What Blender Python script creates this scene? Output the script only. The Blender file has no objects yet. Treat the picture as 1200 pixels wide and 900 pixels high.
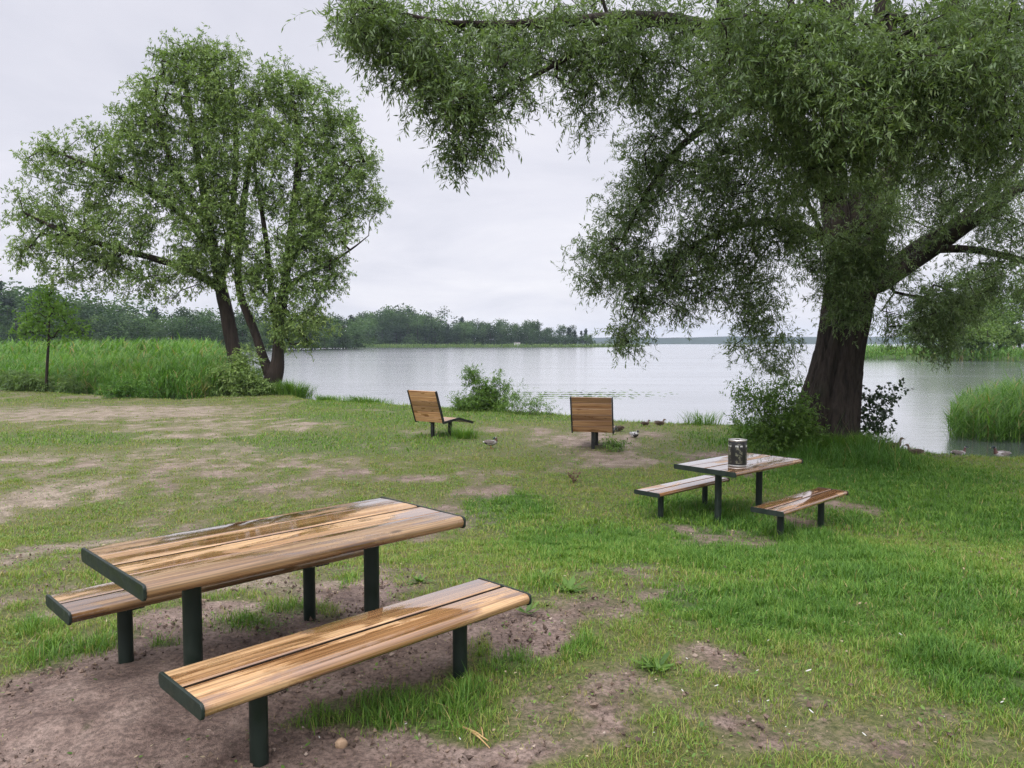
import bpy, math, random
import numpy as np
from mathutils import Vector, Matrix, Euler

random.seed(7)
RNG = np.random.default_rng(11)
scene = bpy.context.scene
COL = scene.collection

# ------------------------------------------------------------------ camera numbers
F, HOR, CAMH = 890.0, 402.0, 1.74
TH = math.atan((450 - HOR) / F)
CT, ST = math.cos(TH), math.sin(TH)
CAM = np.array([0, 0, CAMH])
WATER = -1.0

def ray(px, py):
    u = (px - 600) / F; v = -(py - 450) / F
    return np.array([u, CT + v * ST, -ST + v * CT])

def at(px, py, D):
    return CAM + ray(px, py) * D

def on_plane(px, py, z):
    d = ray(px, py); return CAM + d * ((z - CAMH) / d[2])

# ------------------------------------------------------------------ noise
_P = np.random.default_rng(3).permutation(512)
_P = np.concatenate([_P, _P])
_G = np.stack([np.cos(np.arange(512) * 2.399963), np.sin(np.arange(512) * 2.399963)], 1)

def perlin(x, y):
    x = np.asarray(x, float); y = np.asarray(y, float)
    xi = np.floor(x).astype(int); yi = np.floor(y).astype(int)
    xf = x - xi; yf = y - yi
    u = xf * xf * xf * (xf * (xf * 6 - 15) + 10); v = yf * yf * yf * (yf * (yf * 6 - 15) + 10)
    def g(ix, iy, fx, fy):
        h = _P[(_P[ix & 511] + iy) & 511]
        return _G[h, 0] * fx + _G[h, 1] * fy
    a = g(xi, yi, xf, yf); b = g(xi + 1, yi, xf - 1, yf)
    c = g(xi, yi + 1, xf, yf - 1); d = g(xi + 1, yi + 1, xf - 1, yf - 1)
    return (a * (1 - u) + b * u) * (1 - v) + (c * (1 - u) + d * u) * v

def fbm(x, y, o=4, seed=0.0):
    s = 0; a = 1.0; t = 0
    for i in range(o):
        s = s + a * perlin(x * 2 ** i + 17.3 * i + seed, y * 2 ** i - 9.1 * i + seed * 1.7); t += a; a *= .5
    return s / t * 1.6

def sstep(a, b, x):
    t = np.clip((np.asarray(x, float) - a) / (b - a), 0, 1)
    return t * t * (3 - 2 * t)

# ------------------------------------------------------------------ mesh helpers
def link(o, parent=None):
    COL.objects.link(o)
    if parent is not None: o.parent = parent
    return o

def tag(o, label=None, cat=None, group=None, kind=None):
    if label: o['label'] = label
    if cat: o['category'] = cat
    if group: o['group'] = group
    if kind: o['kind'] = kind
    return o

def empty(name, loc=(0, 0, 0), rz=0.0):
    o = bpy.data.objects.new(name, None); o.empty_display_size = .2
    o.location = loc; o.rotation_euler = (0, 0, rz)
    return link(o)

def np_mesh(name, V, Fs, mats, attrs=None, mi=None, smooth=False):
    """V (n,3); Fs: list of (m,k) int arrays; attrs: dict of point float arrays; mi: list of material index arrays like Fs."""
    me = bpy.data.meshes.new(name)
    V = np.ascontiguousarray(V, dtype=np.float32)
    Fs = [np.asarray(f, dtype=np.int32) for f in Fs if len(f)]
    me.vertices.add(len(V)); me.vertices.foreach_set('co', V.ravel())
    nl = sum(f.size for f in Fs); npoly = sum(len(f) for f in Fs)
    me.loops.add(nl); me.loops.foreach_set('vertex_index', np.concatenate([f.ravel() for f in Fs]))
    me.polygons.add(npoly)
    st = []; o = 0
    for f in Fs:
        st.append(o + np.arange(len(f)) * f.shape[1]); o += f.size
    me.polygons.foreach_set('loop_start', np.concatenate(st).astype(np.int32))
    for m in mats: me.materials.append(m)
    if mi is not None:
        me.polygons.foreach_set('material_index', np.concatenate([np.asarray(m, np.int32) for m in mi]))
    me.polygons.foreach_set('use_smooth', np.full(npoly, bool(smooth)))
    me.update(calc_edges=True)
    for k, a in (attrs or {}).items():
        at_ = me.attributes.new(k, 'FLOAT', 'POINT'); at_.data.foreach_set('value', np.asarray(a, np.float32))
    return me

def np_obj(name, V, Fs, mats, parent=None, attrs=None, mi=None, smooth=False):
    if not isinstance(mats, (list, tuple)): mats = [mats]
    return link(bpy.data.objects.new(name, np_mesh(name, V, Fs, mats, attrs, mi, smooth)), parent)

class MB:
    """collects polygons of any size into one mesh"""
    def __init__(self): self.v = []; self.f = []; self.m = []; self.a = []
    def add(self, V, Fc, m=0, a=0.0):
        o = len(self.v); self.v += [tuple(map(float, p)) for p in V]
        self.f += [tuple(i + o for i in f) for f in Fc]; self.m += [m] * len(Fc)
        self.a += [a] * len(V) if not hasattr(a, '__len__') else list(a)
        return self
    def box(self, c, s, m=0, a=0.0, R=None):
        x, y, z = [k / 2 for k in s]
        V = [Vector(p) for p in ((-x,-y,-z),(x,-y,-z),(x,y,-z),(-x,y,-z),(-x,-y,z),(x,-y,z),(x,y,z),(-x,y,z))]
        if R is not None: V = [R @ p for p in V]
        V = [p + Vector(c) for p in V]
        return self.add(V, [(0,3,2,1),(4,5,6,7),(0,1,5,4),(1,2,6,5),(2,3,7,6),(3,0,4,7)], m, a)
    def extrude_x(self, prof, x0, x1, m=0, a=0.0):
        n = len(prof)
        V = [(x0, p[0], p[1]) for p in prof] + [(x1, p[0], p[1]) for p in prof]
        Fc = [(i, (i + 1) % n, n + (i + 1) % n, n + i) for i in range(n)]
        Fc += [tuple(range(n))[::-1], tuple(range(n, 2 * n))]
        return self.add(V, Fc, m, a)
    def tube(self, pts, rad, n=10, m=0, a=0.0, cap=True):
        pts = [Vector(p) for p in pts]
        if not hasattr(rad, '__len__'): rad = [rad] * len(pts)
        V = []; Fc = []; ref = None
        for i, p in enumerate(pts):
            t = (pts[min(i + 1, len(pts) - 1)] - pts[max(i - 1, 0)]).normalized()
            if ref is None: ref = Vector((1, 0, 0)) if abs(t.x) < .9 else Vector((0, 1, 0))
            u = (ref - t * ref.dot(t)).normalized(); w = t.cross(u); ref = u
            for k in range(n):
                q = 2 * math.pi * k / n
                V.append(p + (u * math.cos(q) + w * math.sin(q)) * rad[i])
        for i in range(len(pts) - 1):
            for k in range(n):
                k2 = (k + 1) % n
                Fc.append((i * n + k, i * n + k2, (i + 1) * n + k2, (i + 1) * n + k))
        if cap: Fc += [tuple(range(n))[::-1], tuple((len(pts) - 1) * n + k for k in range(n))]
        return self.add(V, Fc, m, a)
    def lathe(self, prof, n=32, m=0, a=0.0, cap=True):
        V = []; Fc = []
        for r, z in prof:
            for k in range(n):
                q = 2 * math.pi * k / n; V.append((r * math.cos(q), r * math.sin(q), z))
        for i in range(len(prof) - 1):
            for k in range(n):
                k2 = (k + 1) % n
                Fc.append((i * n + k, i * n + k2, (i + 1) * n + k2, (i + 1) * n + k))
        if cap: Fc += [tuple(range(n))[::-1], tuple((len(prof) - 1) * n + k for k in range(n))]
        return self.add(V, Fc, m, a)
    def build(self, name, mats, parent=None, smooth=False):
        if not isinstance(mats, (list, tuple)): mats = [mats]
        me = bpy.data.meshes.new(name); me.from_pydata(self.v, [], self.f)
        for m in mats: me.materials.append(m)
        me.polygons.foreach_set('material_index', self.m)
        me.polygons.foreach_set('use_smooth', [smooth] * len(self.f))
        at_ = me.attributes.new('var', 'FLOAT', 'POINT'); at_.data.foreach_set('value', self.a)
        me.update()
        return link(bpy.data.objects.new(name, me), parent)

def smooth_by_angle(o, deg=40):
    me = o.data
    me.polygons.foreach_set('use_smooth', [True] * len(me.polygons))
    me.set_sharp_from_angle(angle=math.radians(deg))

def copy_tree(o, parent=None):
    c = o.copy(); COL.objects.link(c)
    if parent is not None: c.parent = parent
    for ch in list(o.children): copy_tree(ch, c)
    return c

# ------------------------------------------------------------------ materials
def new_mat(name):
    m = bpy.data.materials.new(name); m.use_nodes = True
    nt = m.node_tree; nt.nodes.clear()
    return m, nt, nt.nodes, nt.links

def N(nt, t, **kw):
    n = nt.nodes.new(t)
    for k, v in kw.items():
        if k.startswith('i_'):
            n.inputs[k[2:].replace('_', ' ')].default_value = v
        else: setattr(n, k, v)
    return n

def ramp(nt, stops, fac=None, interp='LINEAR'):
    r = nt.nodes.new('ShaderNodeValToRGB'); r.color_ramp.interpolation = interp
    el = r.color_ramp.elements
    while len(el) > 1: el.remove(el[-1])
    el[0].position = stops[0][0]; el[0].color = (*stops[0][1], 1) if len(stops[0][1]) == 3 else stops[0][1]
    for p, c in stops[1:]:
        e = el.new(p); e.color = (*c, 1)
    if fac is not None: nt.links.new(fac, r.inputs['Fac'])
    return r

def noise(nt, vec, scale, detail=4, rough=.5, dist=0.0, dim='3D', w=None):
    n = N(nt, 'ShaderNodeTexNoise'); n.noise_dimensions = dim
    n.inputs['Scale'].default_value = scale; n.inputs['Detail'].default_value = detail
    n.inputs['Roughness'].default_value = rough; n.inputs['Distortion'].default_value = dist
    if vec is not None: nt.links.new(vec, n.inputs['Vector'])
    if w is not None: nt.links.new(w, n.inputs['W'])
    return n

def mixc(nt, fac, a, b, mode='MIX'):
    m = N(nt, 'ShaderNodeMix', data_type='RGBA', blend_type=mode)
    for s, v in ((m.inputs[0], fac), (m.inputs[6], a), (m.inputs[7], b)):
        if hasattr(v, 'is_output') or isinstance(v, bpy.types.NodeSocket): nt.links.new(v, s)
        elif isinstance(v, (tuple, list)): s.default_value = (*v, 1) if len(v) == 3 else v
        else: s.default_value = v
    return m.outputs[2]

def math_(nt, op, a, b=None, c=None, clamp=False):
    m = N(nt, 'ShaderNodeMath', operation=op, use_clamp=clamp)
    for i, v in enumerate((a, b, c)):
        if v is None: continue
        if isinstance(v, bpy.types.NodeSocket): nt.links.new(v, m.inputs[i])
        else: m.inputs[i].default_value = v
    return m.outputs[0]

def mapr(nt, v, a, b, c=0.0, d=1.0):
    m = N(nt, 'ShaderNodeMapRange', interpolation_type='SMOOTHSTEP')
    nt.links.new(v, m.inputs[0])
    for i, k in enumerate((a, b, c, d)): m.inputs[i + 1].default_value = k
    return m.outputs[0]

def attr(nt, name):
    a = N(nt, 'ShaderNodeAttribute', attribute_name=name); return a.outputs['Fac']

def leaf_mat(name, stops, back=None, trans=.35, rough=.5, spec=.3, tcol=1.0, own=None):
    m, nt, nd, L = new_mat(name)
    out = N(nt, 'ShaderNodeOutputMaterial')
    r = ramp(nt, stops, attr(nt, 'var'))
    colr = r.outputs['Color']
    if own:                                                  # every tree its own shade of green
        oi = N(nt, 'ShaderNodeObjectInfo'); hv = N(nt, 'ShaderNodeHueSaturation'); L.new(colr, hv.inputs['Color'])
        L.new(mapr(nt, oi.outputs['Random'], 0, 1, own[0], own[1]), hv.inputs['Value']); L.new(mapr(nt, oi.outputs['Random'], 0, 1, .515, .485), hv.inputs['Hue']); colr = hv.outputs[0]
    if back is not None:
        g = N(nt, 'ShaderNodeNewGeometry')
        colr = mixc(nt, math_(nt, 'MULTIPLY', g.outputs['Backfacing'], back[1]), colr, back[0])
    p = N(nt, 'ShaderNodeBsdfPrincipled'); L.new(colr, p.inputs['Base Color'])
    p.inputs['Roughness'].default_value = rough; p.inputs['Specular IOR Level'].default_value = spec
    t = N(nt, 'ShaderNodeBsdfTranslucent')
    tc = mixc(nt, 1.0, colr, (1.25 * tcol, 1.45 * tcol, .55 * tcol), 'MULTIPLY'); L.new(tc, t.inputs['Color'])
    mx = N(nt, 'ShaderNodeMixShader'); mx.inputs[0].default_value = trans
    L.new(p.outputs[0], mx.inputs[1]); L.new(t.outputs[0], mx.inputs[2])
    L.new(mx.outputs[0], out.inputs['Surface'])
    return m

def simple_mat(name, c, rough=.5, metal=0.0, spec=.5, var=None, bump=None, coat=0.0):
    m, nt, nd, L = new_mat(name)
    out = N(nt, 'ShaderNodeOutputMaterial'); p = N(nt, 'ShaderNodeBsdfPrincipled')
    p.inputs['Roughness'].default_value = rough; p.inputs['Metallic'].default_value = metal
    p.inputs['Specular IOR Level'].default_value = spec; p.inputs['Coat Weight'].default_value = coat
    p.inputs['Coat Roughness'].default_value = .08
    tc = N(nt, 'ShaderNodeTexCoord')
    if var:
        n = noise(nt, tc.outputs['Object'], var[0], 5, .6)
        L.new(mixc(nt, mapr(nt, n.outputs['Fac'], .35, .65), c, var[1]), p.inputs['Base Color'])
        L.new(mapr(nt, n.outputs['Fac'], .3, .7, rough * .7, min(1, rough * 1.3)), p.inputs['Roughness'])
    else: p.inputs['Base Color'].default_value = (*c, 1)
    if bump:
        n = noise(nt, tc.outputs['Object'], bump[0], 6, .6)
        b = N(nt, 'ShaderNodeBump'); b.inputs['Strength'].default_value = bump[1]; b.inputs['Distance'].default_value = bump[2]
        L.new(n.outputs['Fac'], b.inputs['Height']); L.new(b.outputs[0], p.inputs['Normal'])
    L.new(p.outputs[0], out.inputs['Surface'])
    return m

def wood_mat(name, light, mid, dark, wetness=.5, axis=0):
    m, nt, nd, L = new_mat(name)
    out = N(nt, 'ShaderNodeOutputMaterial'); p = N(nt, 'ShaderNodeBsdfPrincipled')
    tc = N(nt, 'ShaderNodeTexCoord'); oi = N(nt, 'ShaderNodeObjectInfo')
    w = math_(nt, 'ADD', math_(nt, 'MULTIPLY', oi.outputs['Random'], 37.0), math_(nt, 'MULTIPLY', attr(nt, 'var'), 9.0))
    def mp(sx, sy, sz):
        k = N(nt, 'ShaderNodeMapping'); s = [sx, sy, sz]
        if axis == 1: s = [sy, sx, sz]
        k.inputs['Scale'].default_value = s; L.new(tc.outputs['Object'], k.inputs['Vector']); return k.outputs[0]
    g1 = noise(nt, mp(.6, 38, 38), 1.0, 5, .6, .6, '4D', w)
    g2 = noise(nt, mp(1.6, 150, 150), 1.0, 3, .6, .1, '4D', w)
    g3 = noise(nt, mp(.7, 7, 7), 1.0, 3, .5, .8, '4D', w)
    tone = math_(nt, 'ADD', math_(nt, 'MULTIPLY', g1.outputs['Fac'], .62), math_(nt, 'MULTIPLY', g3.outputs['Fac'], .38))
    c = ramp(nt, [(.34, dark), (.45, mid), (.56, light), (.68, mid)], tone).outputs['Color']
    fine = mapr(nt, g2.outputs['Fac'], .36, .60, .58, 1.12)
    c = mixc(nt, 1.0, c, N(nt, 'ShaderNodeCombineColor').outputs[0], 'MULTIPLY') if False else c
    hs = N(nt, 'ShaderNodeHueSaturation'); L.new(c, hs.inputs['Color']); L.new(fine, hs.inputs['Value']); c = hs.outputs[0]
    # knots
    vo = N(nt, 'ShaderNodeTexVoronoi', voronoi_dimensions='4D'); vo.inputs['Scale'].default_value = 1.0
    L.new(mp(2.6, 8.5, 8.5), vo.inputs['Vector']); L.new(w, vo.inputs['W'])
    kn = mapr(nt, vo.outputs['Distance'], .07, .17, 1, 0)
    c = mixc(nt, math_(nt, 'MULTIPLY', kn, .75), c, tuple(k * .45 for k in dark))
    # plank-to-plank tone
    hs2 = N(nt, 'ShaderNodeHueSaturation'); L.new(c, hs2.inputs['Color'])
    L.new(mapr(nt, attr(nt, 'var'), 0, 1, .68, 1.22), hs2.inputs['Value']); c = hs2.outputs[0]
    # wet film: darker and glossier where water lies
    wn = noise(nt, mp(1.3, 5.5, 5.5), 1.0, 4, .55, .5, '4D', w)
    wet = mapr(nt, wn.outputs['Fac'], .62 - .28 * wetness, .70 - .28 * wetness)
    c = mixc(nt, math_(nt, 'MULTIPLY', wet, .72), c, mixc(nt, 1.0, c, (.40, .29, .20), 'MULTIPLY'))
    L.new(c, p.inputs['Base Color'])
    dn = noise(nt, mp(55, 55, 55), 1.0, 2, .5, 0, '4D', w)
    dry = mapr(nt, dn.outputs['Fac'], .4, .6, .30, .46)
    rg = N(nt, 'ShaderNodeMix', data_type='FLOAT'); L.new(wet, rg.inputs[0]); L.new(dry, rg.inputs[2]); rg.inputs[3].default_value = .06
    L.new(rg.outputs[0], p.inputs['Roughness'])
    p.inputs['Specular IOR Level'].default_value = .6
    b = N(nt, 'ShaderNodeBump'); b.inputs['Strength'].default_value = .16; b.inputs['Distance'].default_value = .0015
    L.new(math_(nt, 'ADD', g2.outputs['Fac'], math_(nt, 'MULTIPLY', dn.outputs['Fac'], .3)), b.inputs['Height'])
    L.new(b.outputs[0], p.inputs['Normal'])
    bc = N(nt, 'ShaderNodeBump'); bc.inputs['Strength'].default_value = .03; bc.inputs['Distance'].default_value = .002
    L.new(dn.outputs['Fac'], bc.inputs['Height']); L.new(bc.outputs[0], p.inputs['Coat Normal'])
    L.new(math_(nt, 'ADD', math_(nt, 'MULTIPLY', wet, .85), .15), p.inputs['Coat Weight']); p.inputs['Coat Roughness'].default_value = .03
    p.inputs['Coat IOR'].default_value = 1.55
    L.new(p.outputs[0], out.inputs['Surface'])
    return m

M = {}
M['wood'] = wood_mat('wet_pine', (.425, .27, .135), (.24, .130, .055), (.095, .045, .020), .72)
M['wood_red'] = wood_mat('wet_red_pine', (.47, .30, .165), (.29, .155, .072), (.14, .064, .030), .85)
M['wood_back'] = wood_mat('lounger_pine', (.42, .245, .12), (.29, .15, .065), (.15, .065, .028), .25)
M['green_metal'] = simple_mat('dark_green_painted_steel', (.009, .016, .012), .5, 0, .3, (9, (.014, .022, .017)))
M['black_metal'] = simple_mat('black_painted_steel', (.008, .009, .010), .45, 0, .4, (9, (.014, .014, .014)))

M['joint'] = simple_mat('dark_plank_joint', (.022, .015, .010), .8, 0, .2, (30, (.04, .026, .016)))

def bark_mat(name, dark, mid, scale=1.0, strength=1.0):
    m, nt, nd, L = new_mat(name)
    out = N(nt, 'ShaderNodeOutputMaterial'); p = N(nt, 'ShaderNodeBsdfPrincipled')
    tc = N(nt, 'ShaderNodeTexCoord')
    mp = N(nt, 'ShaderNodeMapping'); mp.inputs['Scale'].default_value = (9 * scale, 9 * scale, .8 * scale); L.new(tc.outputs['Object'], mp.inputs['Vector'])
    n1 = noise(nt, mp.outputs[0], 1.0, 7, .62, .7)
    n2 = noise(nt, tc.outputs['Object'], 1.3, 4, .6)
    c = ramp(nt, [(.32, dark), (.52, mid), (.72, tuple(k * 1.5 for k in mid))], n1.outputs['Fac']).outputs[0]
    c = mixc(nt, mapr(nt, n2.outputs['Fac'], .5, .75, 0, .5), c, (.045, .045, .028))
    L.new(c, p.inputs['Base Color']); p.inputs['Roughness'].default_value = .85; p.inputs['Specular IOR Level'].default_value = .2
    b = N(nt, 'ShaderNodeBump'); b.inputs['Strength'].default_value = .9 * strength; b.inputs['Distance'].default_value = .06 / scale
    L.new(n1.outputs['Fac'], b.inputs['Height']); L.new(b.outputs[0], p.inputs['Normal'])
    L.new(p.outputs[0], out.inputs['Surface'])
    return m
M['bark'] = bark_mat('willow_bark', (.006, .005, .004), (.032, .025, .020))
M['bark_far'] = bark_mat('old_willow_bark', (.008, .006, .005), (.030, .022, .017), .5)

M['leaf_big'] = leaf_mat('willow_leaf', [(0, (.045, .08, .028)), (.45, (.105, .165, .056)), (.8, (.19, .255, .10)), (1, (.29, .33, .17))], ((.17, .22, .115), .55), .32, .42, .4)
M['leaf_left'] = leaf_mat('crack_willow_leaf', [(0, (.055, .10, .028)), (.5, (.15, .225, .062)), (1, (.28, .35, .125))], ((.17, .23, .09), .5), .32, .55, .25)
M['leaf_young'] = leaf_mat('young_tree_leaf', [(0, (.07, .14, .022)), (.5, (.11, .20, .030)), (1, (.17, .27, .05))], None, .45)
M['leaf_shrub'] = leaf_mat('shrub_leaf', [(0, (.045, .085, .022)), (.5, (.095, .16, .038)), (1, (.17, .235, .07))], ((.13, .17, .09), .5), .35)
M['leaf_dark'] = leaf_mat('dark_shrub_leaf', [(0, (.018, .035, .014)), (.5, (.03, .055, .02)), (1, (.05, .085, .03))], None, .2, .35, .5)
M['leaf_weed'] = leaf_mat('weed_leaf', [(0, (.05, .10, .02)), (.5, (.10, .18, .034)), (1, (.17, .25, .06))], None, .35)
M['grass'] = leaf_mat('grass_blade', [(0, (.30, .225, .11)), (.18, (.245, .23, .072)), (.40, (.175, .245, .042)), (.66, (.110, .210, .029)), (1, (.05, .125, .018))], None, .28, .55, .25)
M['reed'] = leaf_mat('reed_blade', [(0, (.27, .205, .10)), (.05, (.22, .19, .07)), (.09, (.035, .075, .016)), (.4, (.066, .150, .026)), (.8, (.12, .228, .038)), (1, (.21, .285, .085))], None, .4, .5, .25)
M['reed_far'] = leaf_mat('far_reed_blade', [(0, (.07, .12, .035)), (.5, (.11, .17, .05)), (1, (.17, .22, .075))], None, .35, .6, .2)
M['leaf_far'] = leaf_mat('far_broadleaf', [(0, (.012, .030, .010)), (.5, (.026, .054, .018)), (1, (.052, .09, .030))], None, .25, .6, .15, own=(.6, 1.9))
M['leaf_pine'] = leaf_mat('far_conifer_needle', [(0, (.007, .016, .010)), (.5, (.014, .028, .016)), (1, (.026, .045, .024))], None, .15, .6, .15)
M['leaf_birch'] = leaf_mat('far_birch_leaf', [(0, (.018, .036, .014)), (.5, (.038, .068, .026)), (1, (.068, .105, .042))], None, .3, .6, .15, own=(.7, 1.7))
M['leaf_bank'] = leaf_mat('bank_tree_leaf', [(0, (.065, .115, .030)), (.5, (.12, .19, .05)), (1, (.18, .25, .075))], None, .35, .55, .2)

# ------------------------------------------------------------------ ground shape
SHX = [-4000, -400, -60, -38, -25, -18, -15.5, -14.4, -13.8, -12.4, -11.6, -10.2, -8.6, -6.5, -4, -1.5, 1.2, 3.3, 6, 7.6, 8.6, 9.2, 9.8, 10.8, 12.5, 16, 25, 60, 400, 4000]
SHY = [70, 60, 52, 50, 41.5, 37, 36, 38, 43.5, 44, 40.5, 37, 35.3, 34.2, 32.5, 31, 29.2, 26.4, 25.4, 24.4, 22.6, 20.4, 18.8, 17.9, 17.3, 16.4, 14, 8, 2, 2]

def shore(x): return np.interp(x, SHX, SHY)

def base_z(y):
    y = np.asarray(y, float)
    a = np.interp(y, [-5000, 3.8, 4.6, 5.4, 6.4, 9.0, 9.8, 10.6, 12, 20, 30, 60, 5000],
                  [0, 0, -.015, -.08, -.215, -.655, -.74, -.785, -.81, -.85, -.88, -.91, -.91])
    return a

def ground_z(x, y):
    x = np.asarray(x, float); y = np.asarray(y, float)
    wob = .35 * perlin(x * .45 + 3, y * .1) + .18 * perlin(x * 1.3, 7.7 + y * .1)
    s = (shore(x) + wob - y) * .85
    b = base_z(y) + .035 * perlin(x * .35 + 5, y * .35) + .015 * perlin(x * 1.1, y * 1.1)
    k = sstep(-.1, .9, s)
    under = WATER - .06 + np.maximum(-2.2, .11 * np.minimum(s, 0))
    return np.where(s > 0, b * k + (WATER - .06) * (1 - k), under)

def hit(px, py):
    d = ray(px, py); t = 1.0
    for i in range(6000):
        p = CAM + d * t
        if p[2] <= ground_z(p[0], p[1]) or p[2] < WATER: return p
        t += .02 if t < 40 else .1
    return p

def gpt(x, y): return (x, y, float(ground_z(x, y)))

# patches: pixel centre and radii turned into plan ellipses
PATCH = []
def patch(px, py, rx, ry, kind, s=1.0, feather=.5):
    c = hit(px, py); a = hit(px, py - ry); b = hit(px, py + ry)
    D = max(c[1], .5)
    PATCH.append((c[0], (a[1] + b[1]) / 2, rx * D / F, max(.12, abs(a[1] - b[1]) / 2), kind, s, feather))
for a in [ # bare soil near
    (150, 850, 250, 95), (290, 790, 260, 70), (470, 745, 130, 48), (620, 745, 60, 34), (530, 895, 100, 26), (330, 890, 250, 45),
    (60, 890, 160, 60), (250, 735, 120, 30), (400, 700, 90, 22)]: patch(*a, 'bare', 1.0)
patch(690, 718, 70, 22, 'bare', .7, .9)
patch(600, 880, 90, 26, 'bare', .7, .9)
for a in [(85, 486, 210, 13), (210, 484, 110, 10), (30, 590, 90, 34), (70, 645, 75, 22), (40, 540, 60, 10), (150, 700, 60, 25), (270, 690, 90, 22)]: patch(*a, 'bare', .66, .9); patch(*a, 'sand', 1.0, .9)
for a in [(690, 519, 70, 15), (720, 540, 56, 13)]: patch(*a, 'bare', .72, .9); patch(*a, 'sand', .5)
for a in [(640, 508, 50, 7), (760, 512, 40, 7)]: patch(*a, 'bare', .5, .9)
for a in [(580, 578, 50, 9), (860, 632, 90, 14), (960, 598, 70, 14), (930, 612, 60, 10), (480, 560, 60, 6), (250, 547, 70, 7), (560, 505, 40, 4), (230, 512, 60, 5)]: patch(*a, 'bare', .66, .9)
for a in [(900, 850, 260, 36), (720, 830, 130, 50), (1060, 880, 120, 30), (760, 690, 70, 26), (640, 860, 90, 40), (820, 780, 90, 20)]: patch(*a, 'bare', .46, 1.0)
for a in [(150, 560, 190, 40), (330, 560, 140, 30), (480, 610, 110, 30), (190, 640, 130, 30), (60, 720, 60, 30), (840, 545, 70, 16), (250, 500, 160, 12)]: patch(*a, 'bare', .42)
for a in [(1060, 690, 210, 110), (1010, 560, 190, 34), (1130, 600, 120, 60), (700, 640, 110, 34), (860, 660, 120, 24), (600, 600, 70, 22), (1150, 800, 90, 50), (900, 720, 150, 40)]: patch(*a, 'lush', 1.0)
for a in [(400, 520, 180, 16), (470, 490, 160, 14), (60, 515, 120, 10), (860, 520, 60, 14), (600, 490, 80, 8), (440, 475, 120, 6)]: patch(*a, 'lush', .55)
for a in [(275, 736, 52, 17), (205, 760, 30, 10), (66, 772, 52, 20), (35, 742, 34, 14), (110, 762, 36, 16), (455, 838, 92, 34), (370, 840, 40, 20), (540, 825, 40, 18), 
          (790, 598, 60, 14), (850, 606, 60, 14), (925, 628, 50, 14), (990, 610, 50, 18), (530, 508, 40, 7), (720, 522, 14, 5), (330, 715, 50, 10), (390, 685, 24, 10)]:
    patch(*a, 'tuft', .62, .8)
for a in [(610, 785, 40, 16), (685, 765, 26, 12), (640, 688, 30, 10), (760, 790, 22, 8), (150, 745, 30, 10), (90, 860, 12, 5), (230, 820, 12, 5)]: patch(*a, 'tuft', .5, .9)
for a in [(960, 528, 110, 16), (1000, 540, 80, 14), (895, 512, 40, 10)]: patch(*a, 'tuft', 1.0); patch(*a, 'lush', 1.0); patch(*a, 'tall', 1.0)

def fields(x, y):
    x = np.asarray(x, float); y = np.asarray(y, float)
    f = {k: np.zeros_like(x) for k in ('bare', 'sand', 'lush', 'tuft', 'tall')}
    sc = np.clip(y / 6.0, .6, 4.0)
    wx = x + .22 * sc * fbm(x / sc * 1.1, y / sc * 1.1, 3, 3.3); wy = y + .30 * sc * fbm(x / sc * 1.1, y / sc * 1.1, 3, 8.1)
    for cx, cy, rx, ry, k, s, fe in PATCH:
        near = (np.abs(x - cx) < rx * 1.9 + 1) & (np.abs(y - cy) < ry * 1.9 + 2)
        if not near.any(): continue
        q = np.sqrt(((wx[near] - cx) / rx) ** 2 + ((wy[near] - cy) / ry) ** 2)
        f[k][near] = np.maximum(f[k][near], s * (1 - sstep(1 - fe, 1 + fe * .6, q)))
    n = fbm(x * .55, y * .4, 4, 1.0)
    rag = fbm(x * 2.6 / sc ** .5, y * 2.6 / sc ** .5, 4, 7.0)
    f['bare'] = np.clip(f['bare'] + .75 * rag * sstep(.02, .3, f['bare']) * (1.15 - .75 * f['bare']), 0, 1)
    f['sand'] = np.clip(f['sand'] + .5 * rag * sstep(.02, .3, f['sand']), 0, 1)
    # scattered wear all over the lawn, more to the left
    wear = sstep(.05, .6, n + .45 * rag + .22 * sstep(2, -6, x) - .5 * f['lush'] - .25 * sstep(0, 8, x)) * .44
    f['bare'] = np.maximum(f['bare'], wear)
    f['bare'] = f['bare'] * (1 - .92 * f['tuft'])
    sh = shore(x) - y
    f['sand'] = np.maximum(f['sand'], .8 * sstep(9, 22, y) * sstep(4, -6, x))
    f['shoreband'] = sstep(2.2, .2, sh) * (sh > -.25)
    f['lush'] = np.maximum(f['lush'], .4 * sstep(.2, .7, -n))
    return f

# ------------------------------------------------------------------ ground sheet
def axis(segs):
    out = [segs[0][0]]
    for a, b, d0, d1 in segs:
        p = a; 
        n = max(2, int(abs(b - a) / ((d0 + d1) / 2)))
        t = np.linspace(0, 1, n + 1)[1:]
        w = d0 * t + (d1 - d0) * t * t / 2; w = w / w[-1]
        out += list(a + (b - a) * w)
    return np.array(out)

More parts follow.
